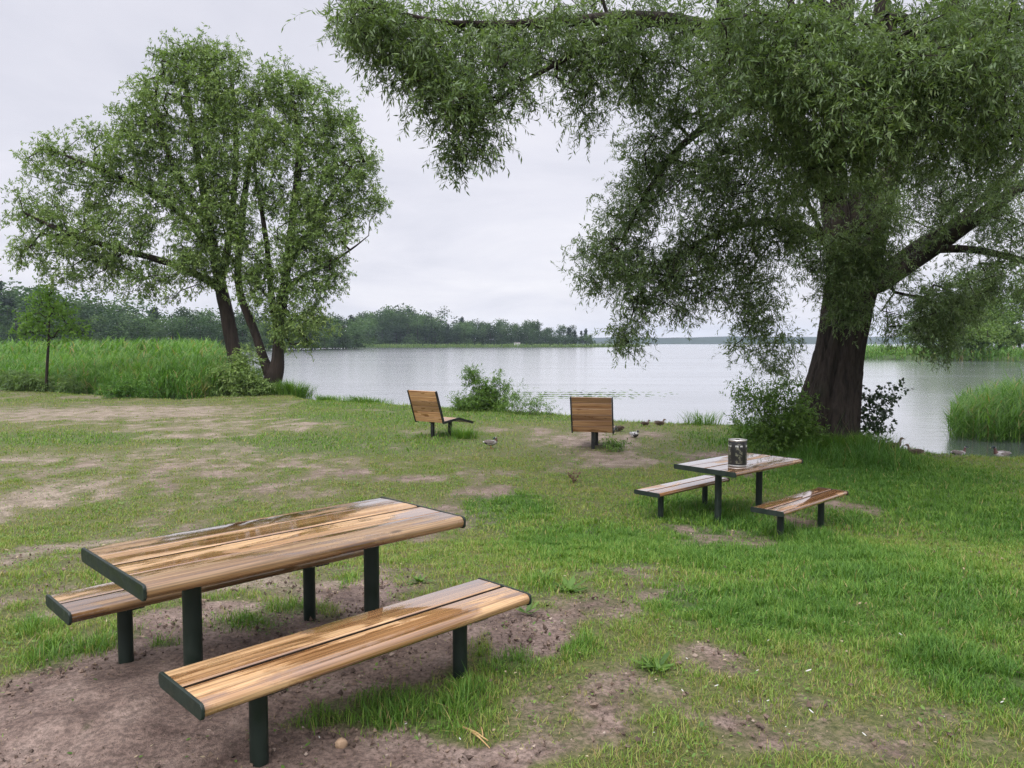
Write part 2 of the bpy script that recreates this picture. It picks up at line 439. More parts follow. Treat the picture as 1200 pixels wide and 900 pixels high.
def make_ground():
    pos = axis([(0, 4.5, .045, .045), (4.5, 14, .05, .22), (14, 30, .22, .4), (30, 70, .5, 2.0), (70, 300, 3, 20), (300, 5000, 30, 900)])
    xs = np.concatenate([-pos[::-1], pos[1:]])
    ys = axis([(-3000, -60, 600, 15), (-60, 1.2, 8, .3), (1.2, 7, .045, .045), (7, 14, .05, .2), (14, 46, .22, .25), (46, 80, .3, 2), (80, 300, 3, 20), (300, 5000, 30, 900)])
    X, Y = np.meshgrid(xs, ys)
    x = X.ravel(); y = Y.ravel()
    z = ground_z(x, y)
    f = fields(x, y)
    near = (np.abs(x) < 16) & (y > 0) & (y < 30)
    d = np.zeros_like(x)
    xn, yn = x[near], y[near]
    lump = .5 * fbm(xn * 2.3, yn * 2.3, 3, 2.2) + .35 * np.abs(fbm(xn * 7, yn * 7, 3, 4.2)) + .25 * fbm(xn * 15, yn * 15, 2, 6.0)
    d[near] = lump * (.012 + .022 * f['bare'][near])
    # heaped earth by the posts of the near bench group
    d += .05 * np.exp(-(((x + 1.75) / .5) ** 2 + ((y - 3.55) / .5) ** 2)) * (1 + .8 * perlin(x * 5, y * 5))
    z = z + d
    nx, ny = len(xs), len(ys)
    I = np.arange(nx * ny).reshape(ny, nx)
    Fq = np.stack([I[:-1, :-1], I[:-1, 1:], I[1:, 1:], I[1:, :-1]], -1).reshape(-1, 4)
    m, nt, nd, L = new_mat('lawn_soil')
    out = N(nt, 'ShaderNodeOutputMaterial'); p = N(nt, 'ShaderNodeBsdfPrincipled')
    tc = N(nt, 'ShaderNodeTexCoord'); ob = tc.outputs['Object']
    n1 = noise(nt, ob, 3.0, 8, .65); n2 = noise(nt, ob, 38, 6, .7); n3 = noise(nt, ob, .8, 4, .6)
    soil = ramp(nt, [(.3, (.078, .051, .041)), (.5, (.168, .119, .096)), (.7, (.26, .195, .160))], n1.outputs['Fac']).outputs[0]
    sand = ramp(nt, [(.3, (.135, .105, .075)), (.5, (.225, .18, .132)), (.7, (.30, .248, .19))], n1.outputs['Fac']).outputs[0]
    soil = mixc(nt, attr(nt, 'sand'), soil, sand)
    crumbs = mapr(nt, n2.outputs['Fac'], .36, .64, .58, 1.24)
    hs = N(nt, 'ShaderNodeHueSaturation'); L.new(soil, hs.inputs['Color']); L.new(crumbs, hs.inputs['Value'])
    thatch = ramp(nt, [(.3, (.034, .042, .013)), (.5, (.085, .094, .028)), (.7, (.15, .13, .055))], n2.outputs['Fac']).outputs[0]
    lushc = ramp(nt, [(.3, (.026, .044, .011)), (.55, (.055, .088, .020)), (.7, (.09, .12, .03))], n2.outputs['Fac']).outputs[0]
    thatch = mixc(nt, attr(nt, 'lush'), thatch, lushc)
    bf = math_(nt, 'ADD', attr(nt, 'bare'), math_(nt, 'MULTIPLY', math_(nt, 'SUBTRACT', n1.outputs['Fac'], .5), .9))
    bf = math_(nt, 'ADD', bf, math_(nt, 'MULTIPLY', math_(nt, 'SUBTRACT', n2.outputs['Fac'], .5), .5))
    c = mixc(nt, mapr(nt, bf, .15, .75), thatch, hs.outputs[0])
    c = mixc(nt, math_(nt, 'MULTIPLY', attr(nt, 'wet'), .75), c, (.05, .045, .035))
    L.new(c, p.inputs['Base Color'])
    p.inputs['Roughness'].default_value = .85; p.inputs['Specular IOR Level'].default_value = .25
    b = N(nt, 'ShaderNodeBump'); b.inputs['Strength'].default_value = .8; b.inputs['Distance'].default_value = .02
    L.new(math_(nt, 'ADD', n2.outputs['Fac'], math_(nt, 'MULTIPLY', noise(nt, ob, 110, 4, .6).outputs['Fac'], .5)), b.inputs['Height']); L.new(b.outputs[0], p.inputs['Normal'])
    L.new(p.outputs[0], out.inputs['Surface'])
    wet = sstep(WATER + .14, WATER + .01, z)
    o = np_obj('ground', np.stack([x, y, z], 1), [Fq], m, attrs={'bare': f['bare'], 'sand': f['sand'], 'lush': np.maximum(f['lush'], f['tuft']), 'wet': wet}, smooth=True)
    tag(o, kind='structure')
make_ground()

# ------------------------------------------------------------------ water
def make_water():
    m, nt, nd, L = new_mat('lake_water')
    out = N(nt, 'ShaderNodeOutputMaterial'); p = N(nt, 'ShaderNodeBsdfPrincipled')
    p.inputs['Base Color'].default_value = (.085, .094, .10, 1); p.inputs['IOR'].default_value = 1.45
    p.inputs['Specular IOR Level'].default_value = .95; p.inputs['Roughness'].default_value = .06
    tc = N(nt, 'ShaderNodeTexCoord')
    mp = N(nt, 'ShaderNodeMapping'); mp.inputs['Scale'].default_value = (.55, 1.5, 1); mp.inputs['Rotation'].default_value = (0, 0, .12); L.new(tc.outputs['Object'], mp.inputs['Vector'])
    n1 = noise(nt, mp.outputs[0], 1.2, 2, .45, .3)
    n2 = noise(nt, mp.outputs[0], 4.0, 1, .4)
    mp2 = N(nt, 'ShaderNodeMapping'); mp2.inputs['Scale'].default_value = (.018, .10, 1); L.new(tc.outputs['Object'], mp2.inputs['Vector'])
    n3 = noise(nt, mp2.outputs[0], 1.0, 4, .55, .4)
    k = mapr(nt, n3.outputs['Fac'], .40, .66, .25, 1.0)
    h = math_(nt, 'ADD', n1.outputs['Fac'], math_(nt, 'MULTIPLY', n2.outputs['Fac'], .12))
    b = N(nt, 'ShaderNodeBump'); b.inputs['Distance'].default_value = .05
    L.new(h, b.inputs['Height']); L.new(math_(nt, 'MULTIPLY', k, .34), b.inputs['Strength'])
    p.inputs['Coat Weight'].default_value = 1.0; p.inputs['Coat IOR'].default_value = 1.4; p.inputs['Coat Roughness'].default_value = .16; L.new(b.outputs[0], p.inputs['Coat Normal'])
    L.new(b.outputs[0], p.inputs['Normal'])
    L.new(mapr(nt, n3.outputs['Fac'], .4, .66, .15, .24), p.inputs['Roughness'])
    L.new(p.outputs[0], out.inputs['Surface'])
    V = [(-5000, -2900, WATER), (5000, -2900, WATER), (5000, 5000, WATER), (-5000, 5000, WATER)]
    V = [(-5000, 3, WATER), (5000, 3, WATER), (5000, 5000, WATER), (-5000, 5000, WATER)]
    o = np_obj('water', np.array(V, float), [np.array([[0, 1, 2, 3]])], m)
    tag(o, kind='structure')
make_water()

# ------------------------------------------------------------------ blades (grass, reeds)
def blades(P, yaw, h, w, lean, curl, var, seg=2):
    """tapered bent blades as one array mesh; returns V, faces, var"""
    n = len(P)
    dx = np.cos(yaw); dy = np.sin(yaw)
    side = np.stack([-dy, dx, np.zeros(n)], 1); fwd = np.stack([dx, dy, np.zeros(n)], 1)
    up = np.array([0, 0, 1.0])
    rows = []
    for i in range(seg + 1):
        t = i / seg
        c = P + fwd * (h * (lean * t + curl * t * t))[:, None] + up * (h * (t - .35 * curl * t * t))[:, None]
        if i < seg:
            ww = (w * (1 - .45 * t))[:, None] * .5
            rows.append(c - side * ww); rows.append(c + side * ww)
        else: rows.append(c)
    k = 2 * seg + 1
    V = np.stack(rows, 1).reshape(-1, 3)
    o = (np.arange(n) * k)[:, None]
    quads = [o + np.array([[2 * i, 2 * i + 1, 2 * i + 3, 2 * i + 2]]) for i in range(seg - 1)]
    tris = o + np.array([[2 * seg - 2, 2 * seg - 1, 2 * seg]])
    Fs = ([np.concatenate(quads)] if quads else []) + [tris]
    return V, Fs, np.repeat(var, k)

def merge(parts):
    V = []; A = []; F3 = []; F4 = []; o = 0
    for v, fs, a in parts:
        V.append(v); A.append(a)
        for f in fs:
            (F3 if f.shape[1] == 3 else F4).append(f + o)
        o += len(v)
    Fs = []
    if F4: Fs.append(np.concatenate(F4))
    if F3: Fs.append(np.concatenate(F3))
    return np.concatenate(V), Fs, np.concatenate(A)

def make_grass():
    parts = []
    def zone(n, y0, y1, wmm, hs, seg, dens):
        # sample on the ground inside a widened view wedge
        y = np.sqrt(RNG.uniform(y0 ** 2, y1 ** 2, n)); x = RNG.uniform(-1, 1, n) * (.82 * y + .9)
        f = fields(x, y)
        sh = shore(x) - y
        cl = fbm(x * 4.5, y * 4.5, 2, 5.0) + .6 * fbm(x * 13, y * 13, 2, 2.0)
        lush = np.maximum(f['lush'], f['tuft'])
        pr = (1 - f['bare']) ** 1.6 * (.75 + .5 * lush)
        clump = sstep(.0, .6, cl + .62 - 1.15 * np.clip(f['bare'] - .12, 0, 1))
        pr = pr * clump + .02 * (f['bare'] < .97) + .16 * f['tuft'] + .35 * f['shoreband']
        keep = (RNG.random(n) < pr * dens) & (sh > -.15)
        x, y, lush, tf, tall, bare, sb = x[keep], y[keep], lush[keep], f['tuft'][keep], f['tall'][keep], f['bare'][keep], f['shoreband'][keep]
        k = len(x)
        z = ground_z(x, y) - .004
        right = sstep(0, 6, x)
        h = hs * (RNG.uniform(.5, 1.2, k) + lush * RNG.uniform(.2, .9, k) + .35 * right * lush) * (1 + tf * RNG.uniform(.0, 1.9, k)) * (1 + 1.6 * tall * RNG.random(k) + 1.2 * sb * RNG.random(k) ** 2)
        h *= (1 - .45 * bare) * (.62 + .75 * sstep(-.35, .45, fbm(x * 3.1, y * 3.1, 3, 15.0)))
        w = wmm * RNG.uniform(.7, 1.3, k) * (1 + .15 * lush)
        big = fbm(x * .5 + 4, y * .5, 3, 9.0)
        var = .44 + .34 * lush + .22 * big + .16 * fbm(x * 1.9, y * 1.9, 3, 31.0) + RNG.normal(0, .17, k) + .2 * tf - .13 * bare + .12 * right
        dry = RNG.random(k) < .07 * (1 - lush) + .015
        var = np.where(dry, RNG.uniform(0, .15, k), var)
        V = blades(np.stack([x, y, z], 1), RNG.uniform(0, 6.28, k), h, w, RNG.normal(0, .35, k), RNG.uniform(.1, .9, k), np.clip(var, 0, 1), seg)
        parts.append(V); return k
    a = zone(400000, 1.9, 5.2, .0040, .046, 3, .62)
    b = zone(260000, 5.2, 9.5, .0065, .055, 2, .75)
    c = zone(300000, 9.5, 17, .010, .055, 2, .9)
    d = zone(300000, 17, 44, .018, .07, 2, .95)
    print('grass blades', a, b, c, d)
    V, Fs, A = merge(parts)
    o = np_obj('grass', V, Fs, M['grass'], attrs={'var': A})
    tag(o, 'patchy green lawn grass with worn and longer lush areas', 'grass', kind='stuff')
    # small broad leaves of clover and plantain between the blades
    n = 60000
    y = np.sqrt(RNG.uniform(1.9 ** 2, 24 ** 2, n) ); y = 1.9 + (y - 1.9) * RNG.random(n) ** .55; x = RNG.uniform(-1, 1, n) * (.8 * y + .6)
    f = fields(x, y)
    cl = fbm(x * 1.7, y * 1.7, 3, 12.0)
    keep = (RNG.random(n) < sstep(-.1, .35, cl) * (1 - .6 * f['bare'])) & (shore(x) - y > .3)
    x, y = x[keep], y[keep]; k = len(x)
    z = ground_z(x, y) + RNG.uniform(.006, .03, k)
    s = RNG.uniform(.012, .028, k) * np.clip(y / 6, 1, 2.2); yaw = RNG.uniform(0, 6.28, k)
    d1 = np.stack([np.cos(yaw), np.sin(yaw), RNG.uniform(-.2, .6, k)], 1); d2 = np.stack([-np.sin(yaw), np.cos(yaw), RNG.uniform(-.2, .2, k)], 1)
    V, Fs = leaf_quads(np.stack([x, y, z], 1), d1 * s[:, None], d2 * (s * .62)[:, None], 6)
    tag(np_obj('ground_cover', V, Fs, M['leaf_weed'], attrs={'var': np.repeat(np.clip(RNG.normal(.5, .25, k), 0, 1), 6)}), 'low broad leaved weeds and clover spread through the lawn', 'ground cover', kind='stuff')

def leaf_quads(B, Lv, Wv, nv=4):
    """leaves: base B, length vector, full-width vector"""
    n = len(B)
    if nv == 4:
        R = [B, B + Lv * .42 + Wv * .5, B + Lv, B + Lv * .42 - Wv * .5]
    else:
        R = [B, B + Lv * .3 + Wv * .46, B + Lv * .7 + Wv * .42, B + Lv, B + Lv * .7 - Wv * .42, B + Lv * .3 - Wv * .46]
    V = np.stack(R, 1).reshape(-1, 3)
    return V, [np.arange(n * nv).reshape(n, nv)]
make_grass()

def in_poly(x, y, poly):
    ins = np.zeros(len(x), bool); j = len(poly) - 1
    for i in range(len(poly)):
        xi, yi = poly[i]; xj, yj = poly[j]
        c = ((yi > y) != (yj > y)) & (x < (xj - xi) * (y - yi) / (yj - yi + 1e-12) + xi)
        ins ^= c; j = i
    return ins

def edge_dist(x, y, poly):
    d = np.full(len(x), 1e9)
    for i in range(len(poly)):
        a = np.array(poly[i]); b = np.array(poly[(i + 1) % len(poly)]); ab = b - a
        t = np.clip(((x - a[0]) * ab[0] + (y - a[1]) * ab[1]) / (ab @ ab), 0, 1)
        d = np.minimum(d, np.hypot(x - a[0] - t * ab[0], y - a[1] - t * ab[1]))
    return d

def reed_bed(name, label, poly, n, hmin, hmax, wid, nleaf, mat, edge_bias=0.0, front=None, droop=.45):
    xs = [p[0] for p in poly]; ys = [p[1] for p in poly]
    X = []; Y = []
    while sum(map(len, X)) < n:
        x = RNG.uniform(min(xs), max(xs), n * 2); y = RNG.uniform(min(ys), max(ys), n * 2)
        m = in_poly(x, y, poly)
        if edge_bias:
            d = edge_dist(x, y, poly); m &= RNG.random(len(x)) < np.maximum(.12, np.exp(-d / edge_bias))
        X.append(x[m]); Y.append(y[m])
    x = np.concatenate(X)[:n]; y = np.concatenate(Y)[:n]
    z = np.maximum(ground_z(x, y), WATER - .1) - .02
    ed = edge_dist(x, y, poly)
    hh = RNG.uniform(hmin, hmax, n) * (.66 + .34 * sstep(0, 1.6, ed)) * (1 + .10 * fbm(x * .25, y * .25, 2, 4.0))
    P = np.stack([x, y, z], 1)
    tone = .5 + .22 * fbm(x * .2, y * .12, 3, 2.0)
    dead = RNG.random(n) < .10
    hh = hh * np.where(RNG.random(n) < .05, RNG.uniform(1.03, 1.14, n), 1)
    parts = [blades(P, RNG.uniform(0, 6.28, n), hh, wid * .5 * np.ones(n), RNG.normal(0, .08, n), RNG.uniform(0, .10, n), np.where(dead, .02, np.clip(tone + RNG.normal(-.15, .1, n), .1, 1)), 2)]
    for i in range(nleaf):
        t = RNG.uniform(.08, .95, n)
        Q = P.copy(); Q[:, 2] += hh * t
        parts.append(blades(Q, RNG.normal(.6, 1.5, n), RNG.uniform(.3, .6, n) * hh / 2.0 + .15, wid * RNG.uniform(.8, 1.3, n), RNG.uniform(.25, .7, n), RNG.uniform(.2, droop + .5, n), np.where(dead & (RNG.random(n) < .6), .03, np.clip(tone + RNG.normal(.08, .16, n), .1, 1)), 2))
    V, Fs, A = merge(parts)
    o = np_obj(name, V, Fs, mat, attrs={'var': A})
    return tag(o, label, 'reeds', kind='stuff')

reed_bed('reeds', 'broad bright green reed bed behind the small sapling and left willows',
         [(-13.9, 38), (-15.4, 36.6), (-18, 37.6), (-22, 40.5), (-27, 44), (-38, 53), (-60, 58), (-60, 66), (-45, 64), (-24, 52), (-15, 46)], 11000, 1.45, 2.0, .042, 5, M['reed'], 2.5)
reed_bed('reeds', 'farther reed bed reaching back across the water to the left wood',
         [(-24, 56), (-46, 67), (-100, 72), (-140, 108), (-90, 112), (-41, 110), (-35, 92)], 8000, 2.5, 3.1, .10, 4, M['reed'], 6)
reed_bed('reeds', 'clump of bright green reeds standing in the water at the right edge',
         [(12.4, 21.6), (13.0, 20.9), (15, 20.4), (22, 20), (24, 27), (15.9, 27), (14.3, 24.4)], 4200, 1.25, 1.65, .026, 5, M['reed'])

def sheet(name, pts, top, mat_, edge=3.0, mound=0.0):
    """low land: a plan outline raised out of the water with a sloping edge"""
    V = []; n = len(pts); c = np.mean(pts, 0)
    ring0 = [(p[0], p[1], WATER - .4) for p in pts]
    ring1 = []
    for p in pts:
        d = np.array(p) - c; l = np.linalg.norm(d); q = c + d * max(.2, (l - edge) / l); ring1.append((q[0], q[1], top))
    V = ring0 + ring1 + [(c[0], c[1], top + mound)]
    Fc = [(i, (i + 1) % n, n + (i + 1) % n, n + i) for i in range(n)] + [(n + i, n + (i + 1) % n, 2 * n) for i in range(n)]
    mb = MB(); mb.add(V, Fc)
    return tag(mb.build(name, mat_), kind='structure')
M['far_land'] = simple_mat('far_meadow', (.075, .105, .04), .9, 0, .2, (.06, (.05, .075, .03)))

# far shore in the middle of the view, and the wooded left shore
sheet('far_shore', [(-470, 300), (-300, 262), (-200, 245), (-120, 258), (-96, 300), (-150, 420), (-300, 520), (-600, 500)], -.35, M['far_land'], 6)
sheet('far_shore', [(-215, 480), (-120, 462), (-40, 470), (20, 482), (64, 500), (88, 545), (70, 600), (-60, 640), (-220, 620)], -.3, M['far_land'], 8)
sheet('far_shore', [(58, 125), (85, 108), (130, 98), (260, 90), (300, 190), (140, 230), (88, 205), (76, 165)], -.4, M['far_land'], 4)
reed_bed('reeds', 'pale reed fringe along the foot of the distant tree line',
         [(-215, 472), (-120, 452), (-40, 462), (20, 474), (60, 492), (96, 540), (84, 545), (50, 500), (10, 486), (-60, 476), (-215, 486)], 5000, 1.6, 2.4, .5, 2, M['reed_far'])
reed_bed('reeds', 'reed fringe below the dark wooded shore on the left',
         [(-430, 268), (-300, 250), (-200, 233), (-112, 246), (-88, 290), (-100, 300), (-125, 262), (-200, 248), (-300, 266), (-430, 284)], 5000, 1.8, 2.5, .3, 2, M['reed_far'])
reed_bed('reeds', 'reed belt under the bushy trees on the far right bank',
         [(54, 126), (84, 103), (130, 92), (200, 84), (205, 96), (135, 106), (92, 118), (82, 160), (74, 166)], 6500, 1.7, 2.5, .11, 4, M['reed'])

# far blue hills
def hills(name, y0, x0, x1, hmax, seed, mat_):
    n = 90; xs = np.linspace(x0, x1, n)
    prof = hmax * (.72 + .35 * fbm(xs * .0016, xs * 0 + seed, 4, seed)) * sstep(0, .12, (xs - x0) / (x1 - x0)) * sstep(0, .12, (x1 - xs) / (x1 - x0))
    prof = prof + 1.5 * fbm(xs * .03, xs * 0 + seed, 3, 1.0)
    rows = [(-160, WATER - 2), (-60, None, .55), (0, None, 1.0), (200, None, 1.0), (500, WATER - 2)]
    V = []
    for r in rows:
        for i in range(n):
            V.append((xs[i], y0 + r[0], r[1] if r[1] is not None else WATER + max(1, prof[i]) * r[2]))
    I = np.arange(n * len(rows)).reshape(len(rows), n)
    Fq = np.stack([I[:-1, :-1], I[:-1, 1:], I[1:, 1:], I[1:, :-1]], -1).reshape(-1, 4)
    tag(np_obj(name, np.array(V), [Fq], mat_, smooth=True), kind='structure')
M['hill'] = simple_mat('wooded_hill', (.018, .030, .024), .95, 0, .1, (.02, (.028, .042, .030)))
hills('hills', 2100, 150, 1900, 26, 1.3, M['hill'])
hills('hills', 2600, -200, 2600, 30, 5.1, M['hill'])

# ------------------------------------------------------------------ tree growing
def densify(pts, step):
    out = [np.array(pts[0], float)]
    for a, b in zip(pts[:-1], pts[1:]):
        a = np.array(a, float); b = np.array(b, float); n = max(1, int(np.linalg.norm(b[:3] - a[:3]) / step))
        for i in range(1, n + 1): out.append(a + (b - a) * i / n)
    return out

def smooth_poly(pts, it=2):
    pts = [np.array(p, float) for p in pts]
    for _ in range(it):
        q = [pts[0]]
        for a, b in zip(pts[:-1], pts[1:]): q += [a * .75 + b * .25, a * .25 + b * .75]
        q.append(pts[-1]); pts = q
    return pts

class Tree:
    def __init__(self): self.p = []; self.par = []; self.r = []; self.ends = []; self.chains = []; self.nl = 0
    def limb(self, pts, start=None, step=.3):
        """pts: (x,y,z,r); starts at the nearest existing node unless first"""
        pts = densify(smooth_poly(pts, 2), step)
        par = -1
        if self.p:
            A = np.array(self.p); par = int(np.argmin(np.sum((A - pts[0][:3]) ** 2, 1)))
        ch = []
        if par >= 0:
            ch.append((*self.p[par], min(float(pts[0][3]) * 1.15, self.r[par])))
        for q in pts:
            self.p.append(np.array(q[:3])); self.par.append(par); self.r.append(float(q[3])); par = len(self.p) - 1
            ch.append(tuple(q[:4]))
        self.chains.append(np.array(ch)); self.nl = len(self.p)
        return self
    def sweeps(self, skip=0, amp=.10, freq=5.0):
        """each limb as one continuous furrowed tube"""
        parts = []
        for ch in self.chains[skip:]:
            d = np.linalg.norm(np.diff(ch[:, :3], axis=0), axis=1); t = np.concatenate([[0], np.cumsum(d)])
            r0 = ch[:, 3].max(); n = max(4, int(t[-1] / max(.06, r0 * .35))); ns = 28 if r0 > .12 else (12 if r0 > .05 else 7)
            tt = np.linspace(0, t[-1], n); C = np.stack([np.interp(tt, t, ch[:, i]) for i in range(4)], 1)
            for _ in range(2): C[1:-1] = .25 * C[:-2] + .5 * C[1:-1] + .25 * C[2:]
            T_ = np.gradient(C[:, :3], axis=0); T_ /= np.linalg.norm(T_, axis=1, keepdims=True) + 1e-9
            u = np.array([1.0, 0, 0]) if abs(T_[0, 0]) < .8 else np.array([0, 1.0, 0]); rows = []
            a = np.linspace(0, 2 * np.pi, ns, endpoint=False); ca, sa = np.cos(a), np.sin(a)
            for i in range(n):
                u = u - T_[i] * (u @ T_[i]); u /= np.linalg.norm(u); w = np.cross(T_[i], u)
                s_ = tt[i]; k = freq
                rr = C[i, 3] * (1 + amp * (perlin(ca * k + s_ * .5, sa * k + 5 + s_ * .4) + .5 * perlin(ca * 1.2 + s_ * .9, sa * 1.2 + 9 - s_ * .7)))
                rows.append(C[i, :3] + (u * ca[:, None] + w * sa[:, None]) * rr[:, None])
            V = np.concatenate(rows); I = np.arange(n * ns).reshape(n, ns); J = np.roll(I, -1, 1)
            parts.append((V, [np.stack([I[:-1], J[:-1], J[1:], I[1:]], -1).reshape(-1, 4)], np.zeros(len(V))))
        return parts
    def grow(self, attr_pts, step=.35, sag=.12, wob=.06, rng=RNG):
        cap = len(self.p) + 60 * len(attr_pts)
        A = np.zeros((cap, 3)); n = len(self.p); A[:n] = self.p
        base = A[:n]
        d0 = np.array([np.min(np.sum((base - q) ** 2, 1)) for q in attr_pts])
        for i in np.argsort(d0):
            q = attr_pts[i]
            dv = q - A[:n]; dd = np.sqrt(np.sum(dv * dv, 1))
            cost = dd + .35 * np.maximum(0, -dv[:, 2])        # prefer to come from below
            j = int(np.argmin(cost)); L = dd[j]
            k = max(1, int(L / step)); a = A[j]; par = j
            off = rng.normal(0, 1, 3) * wob * L
            for s in range(1, k + 1):
                t = s / k
                pt = a + (q - a) * t + off * math.sin(math.pi * t) + np.array([0, 0, sag * L * math.sin(math.pi * t)])
                if n >= cap: break
                A[n] = pt; self.p.append(pt); self.par.append(par); self.r.append(0.0); par = n; n += 1
            self.ends.append(par)
    def radii(self, tip=.006, e=2.3):
        n = len(self.p); acc = np.zeros(n)
        for i in self.ends: acc[i] += tip ** e
        for i in range(n - 1, -1, -1):
            if acc[i] == 0: acc[i] = tip ** e
            if self.par[i] >= 0: acc[self.par[i]] += acc[i]
        pipe = acc ** (1 / e)
        r = np.array(self.r)
        self.R = np.where(r > 0, r, pipe)
        for i in range(n):                                     # a branch is never thicker than what it grows from
            if self.par[i] >= 0 and r[i] == 0: self.R[i] = min(self.R[i], self.R[self.par[i]] * .9)
    def tubes(self, skip_r=0.0, big=.12, first=0):
        P = np.array(self.p); par = np.array(self.par); R = self.R
        I = np.where(par >= 0)[0]; I = I[I >= first]
        parts = []
        for lo, hi, ns in ((big, 9, 14), (.03, big, 7), (skip_r, .03, 4)):
            m = I[(R[I] >= lo) & (R[I] < hi)]
            if not len(m): continue
            a = P[par[m]]; b = P[m]; ra = np.minimum(R[par[m]], R[m] * 1.25); rb = R[m]
            d = b - a; l = np.linalg.norm(d, axis=1, keepdims=True) + 1e-9; d = d / l
            a = a - d * (ra * .25)[:, None]
            ref = np.where(np.abs(d[:, 2:3]) < .9, [[0, 0, 1.0]], [[1.0, 0, 0]])
            u = np.cross(d, ref); u /= np.linalg.norm(u, axis=1, keepdims=True); w = np.cross(d, u)
            V = []
            for base, rr in ((a, ra), (b, rb)):
                for k in range(ns):
                    q = 2 * math.pi * k / ns
                    V.append(base + (u * math.cos(q) + w * math.sin(q)) * rr[:, None])
            V = np.stack(V, 1).reshape(-1, 3); o = (np.arange(len(m)) * 2 * ns)[:, None]
            Fq = np.concatenate([o + np.array([[k, (k + 1) % ns, ns + (k + 1) % ns, ns + k]]) for k in range(ns)])
            parts.append((V, [Fq], np.zeros(len(V))))
        return merge(parts)

def foliage(centres, ntw, twl, nleaf, ll, lw, droop, spread, tone=None, rng=RNG, outc=None, twig=True, mix=.0):
    """twigs round each centre, each carrying two rows of leaves; returns leaf arrays and twig arrays"""
    C = np.repeat(np.asarray(centres), ntw, 0); n = len(C)
    d = rng.normal(0, 1, (n, 3)); d[:, 2] = d[:, 2] * .8 - .05
    if outc is not None:
        o = C - np.asarray(outc); o /= np.linalg.norm(o, axis=1, keepdims=True) + 1e-9; d = d * .75 + o * .7
    d /= np.linalg.norm(d, axis=1, keepdims=True)
    P0 = C + rng.normal(0, spread, (n, 3))
    L = rng.uniform(*twl, n); g = rng.uniform(*droop, n)
    K = nleaf; T = (np.arange(K) + .7) / K
    pos = P0[:, None] + d[:, None] * (L[:, None] * T)[..., None]
    pos[..., 2] -= (g * L)[:, None] * T[None] ** 2
    tan = d[:, None].repeat(K, 1).copy(); tan[..., 2] -= 2 * g[:, None] * T[None]
    tan /= np.linalg.norm(tan, axis=2, keepdims=True)
    B = pos.reshape(-1, 3); tn = tan.reshape(-1, 3); m = len(B)
    r = rng.normal(0, 1, (m, 3)); side = np.cross(tn, r); side /= np.linalg.norm(side, axis=1, keepdims=True) + 1e-9
    ld = tn * rng.uniform(.35, .9, m)[:, None] + side * rng.uniform(.5, 1.0, m)[:, None]; ld[:, 2] -= rng.uniform(.0, .45, m)
    ld /= np.linalg.norm(ld, axis=1, keepdims=True)
    up = rng.normal(0, .55, (m, 3)); up[:, 2] += 1
    wd = np.cross(ld, up); wd /= np.linalg.norm(wd, axis=1, keepdims=True) + 1e-9
    le = rng.uniform(*ll, m)
    V, Fs = leaf_quads(B, ld * le[:, None], wd * (le * rng.uniform(.8, 1.2, m) * lw)[:, None])
    tw = rng.normal(.45, .16, n) if tone is None else np.repeat(tone, ntw) + rng.normal(0, .17, n)
    var = np.clip(np.repeat(tw, K) + rng.normal(0, .09, m), 0, 1)
    leaves = (V, Fs, np.repeat(var, 4))
    if not twig: return leaves, None
    S = 3; tt = np.array([0, .5, 1.0]); pp = P0[:, None] + d[:, None] * (L[:, None] * tt)[..., None]; pp[..., 2] -= (g * L)[:, None] * tt[None] ** 2
    rad = np.array([.0035, .0025, .001]) * (ll[1] / .12)
    Vt = []
    for s in range(S):
        for k in range(3):
            q = 2.094 * k
            Vt.append(pp[:, s] + np.array([math.cos(q), math.sin(q), .3 * math.cos(2 * q)]) * rad[s])
    Vt = np.stack(Vt, 1).reshape(-1, 3); o = (np.arange(n) * 9)[:, None]
    Ft = np.concatenate([o + np.array([[3 * s + k, 3 * s + (k + 1) % 3, 3 * s + 3 + (k + 1) % 3, 3 * s + 3 + k]]) for s in range(2) for k in range(3)])
    return leaves, (Vt, [Ft], np.zeros(len(Vt)))

def blob_points(blobs, rng=RNG, dens=1.0):
    """blobs: px, py, rx, ry (pixels), depth, depth radius (m), count"""
    out = []
    for px, py, rx, ry, D, rd, n in blobs:
        n = max(1, int(n * dens))
        q = rng.normal(0, 1, (n, 3)); q /= np.linalg.norm(q, axis=1, keepdims=True); q *= rng.random((n, 1)) ** .42 * np.where(rng.random((n, 1)) < .10, rng.uniform(1.05, 1.35, (n, 1)), 1)
        for a in q: out.append(at(px + a[0] * rx, py + a[1] * ry, D + a[2] * rd))
    return np.array(out)

def P4(px, py, D, rpx): 
    p = at(px, py, D); return (p[0], p[1], p[2], rpx * D / F)

def local(V, o): return V - np.asarray(o)

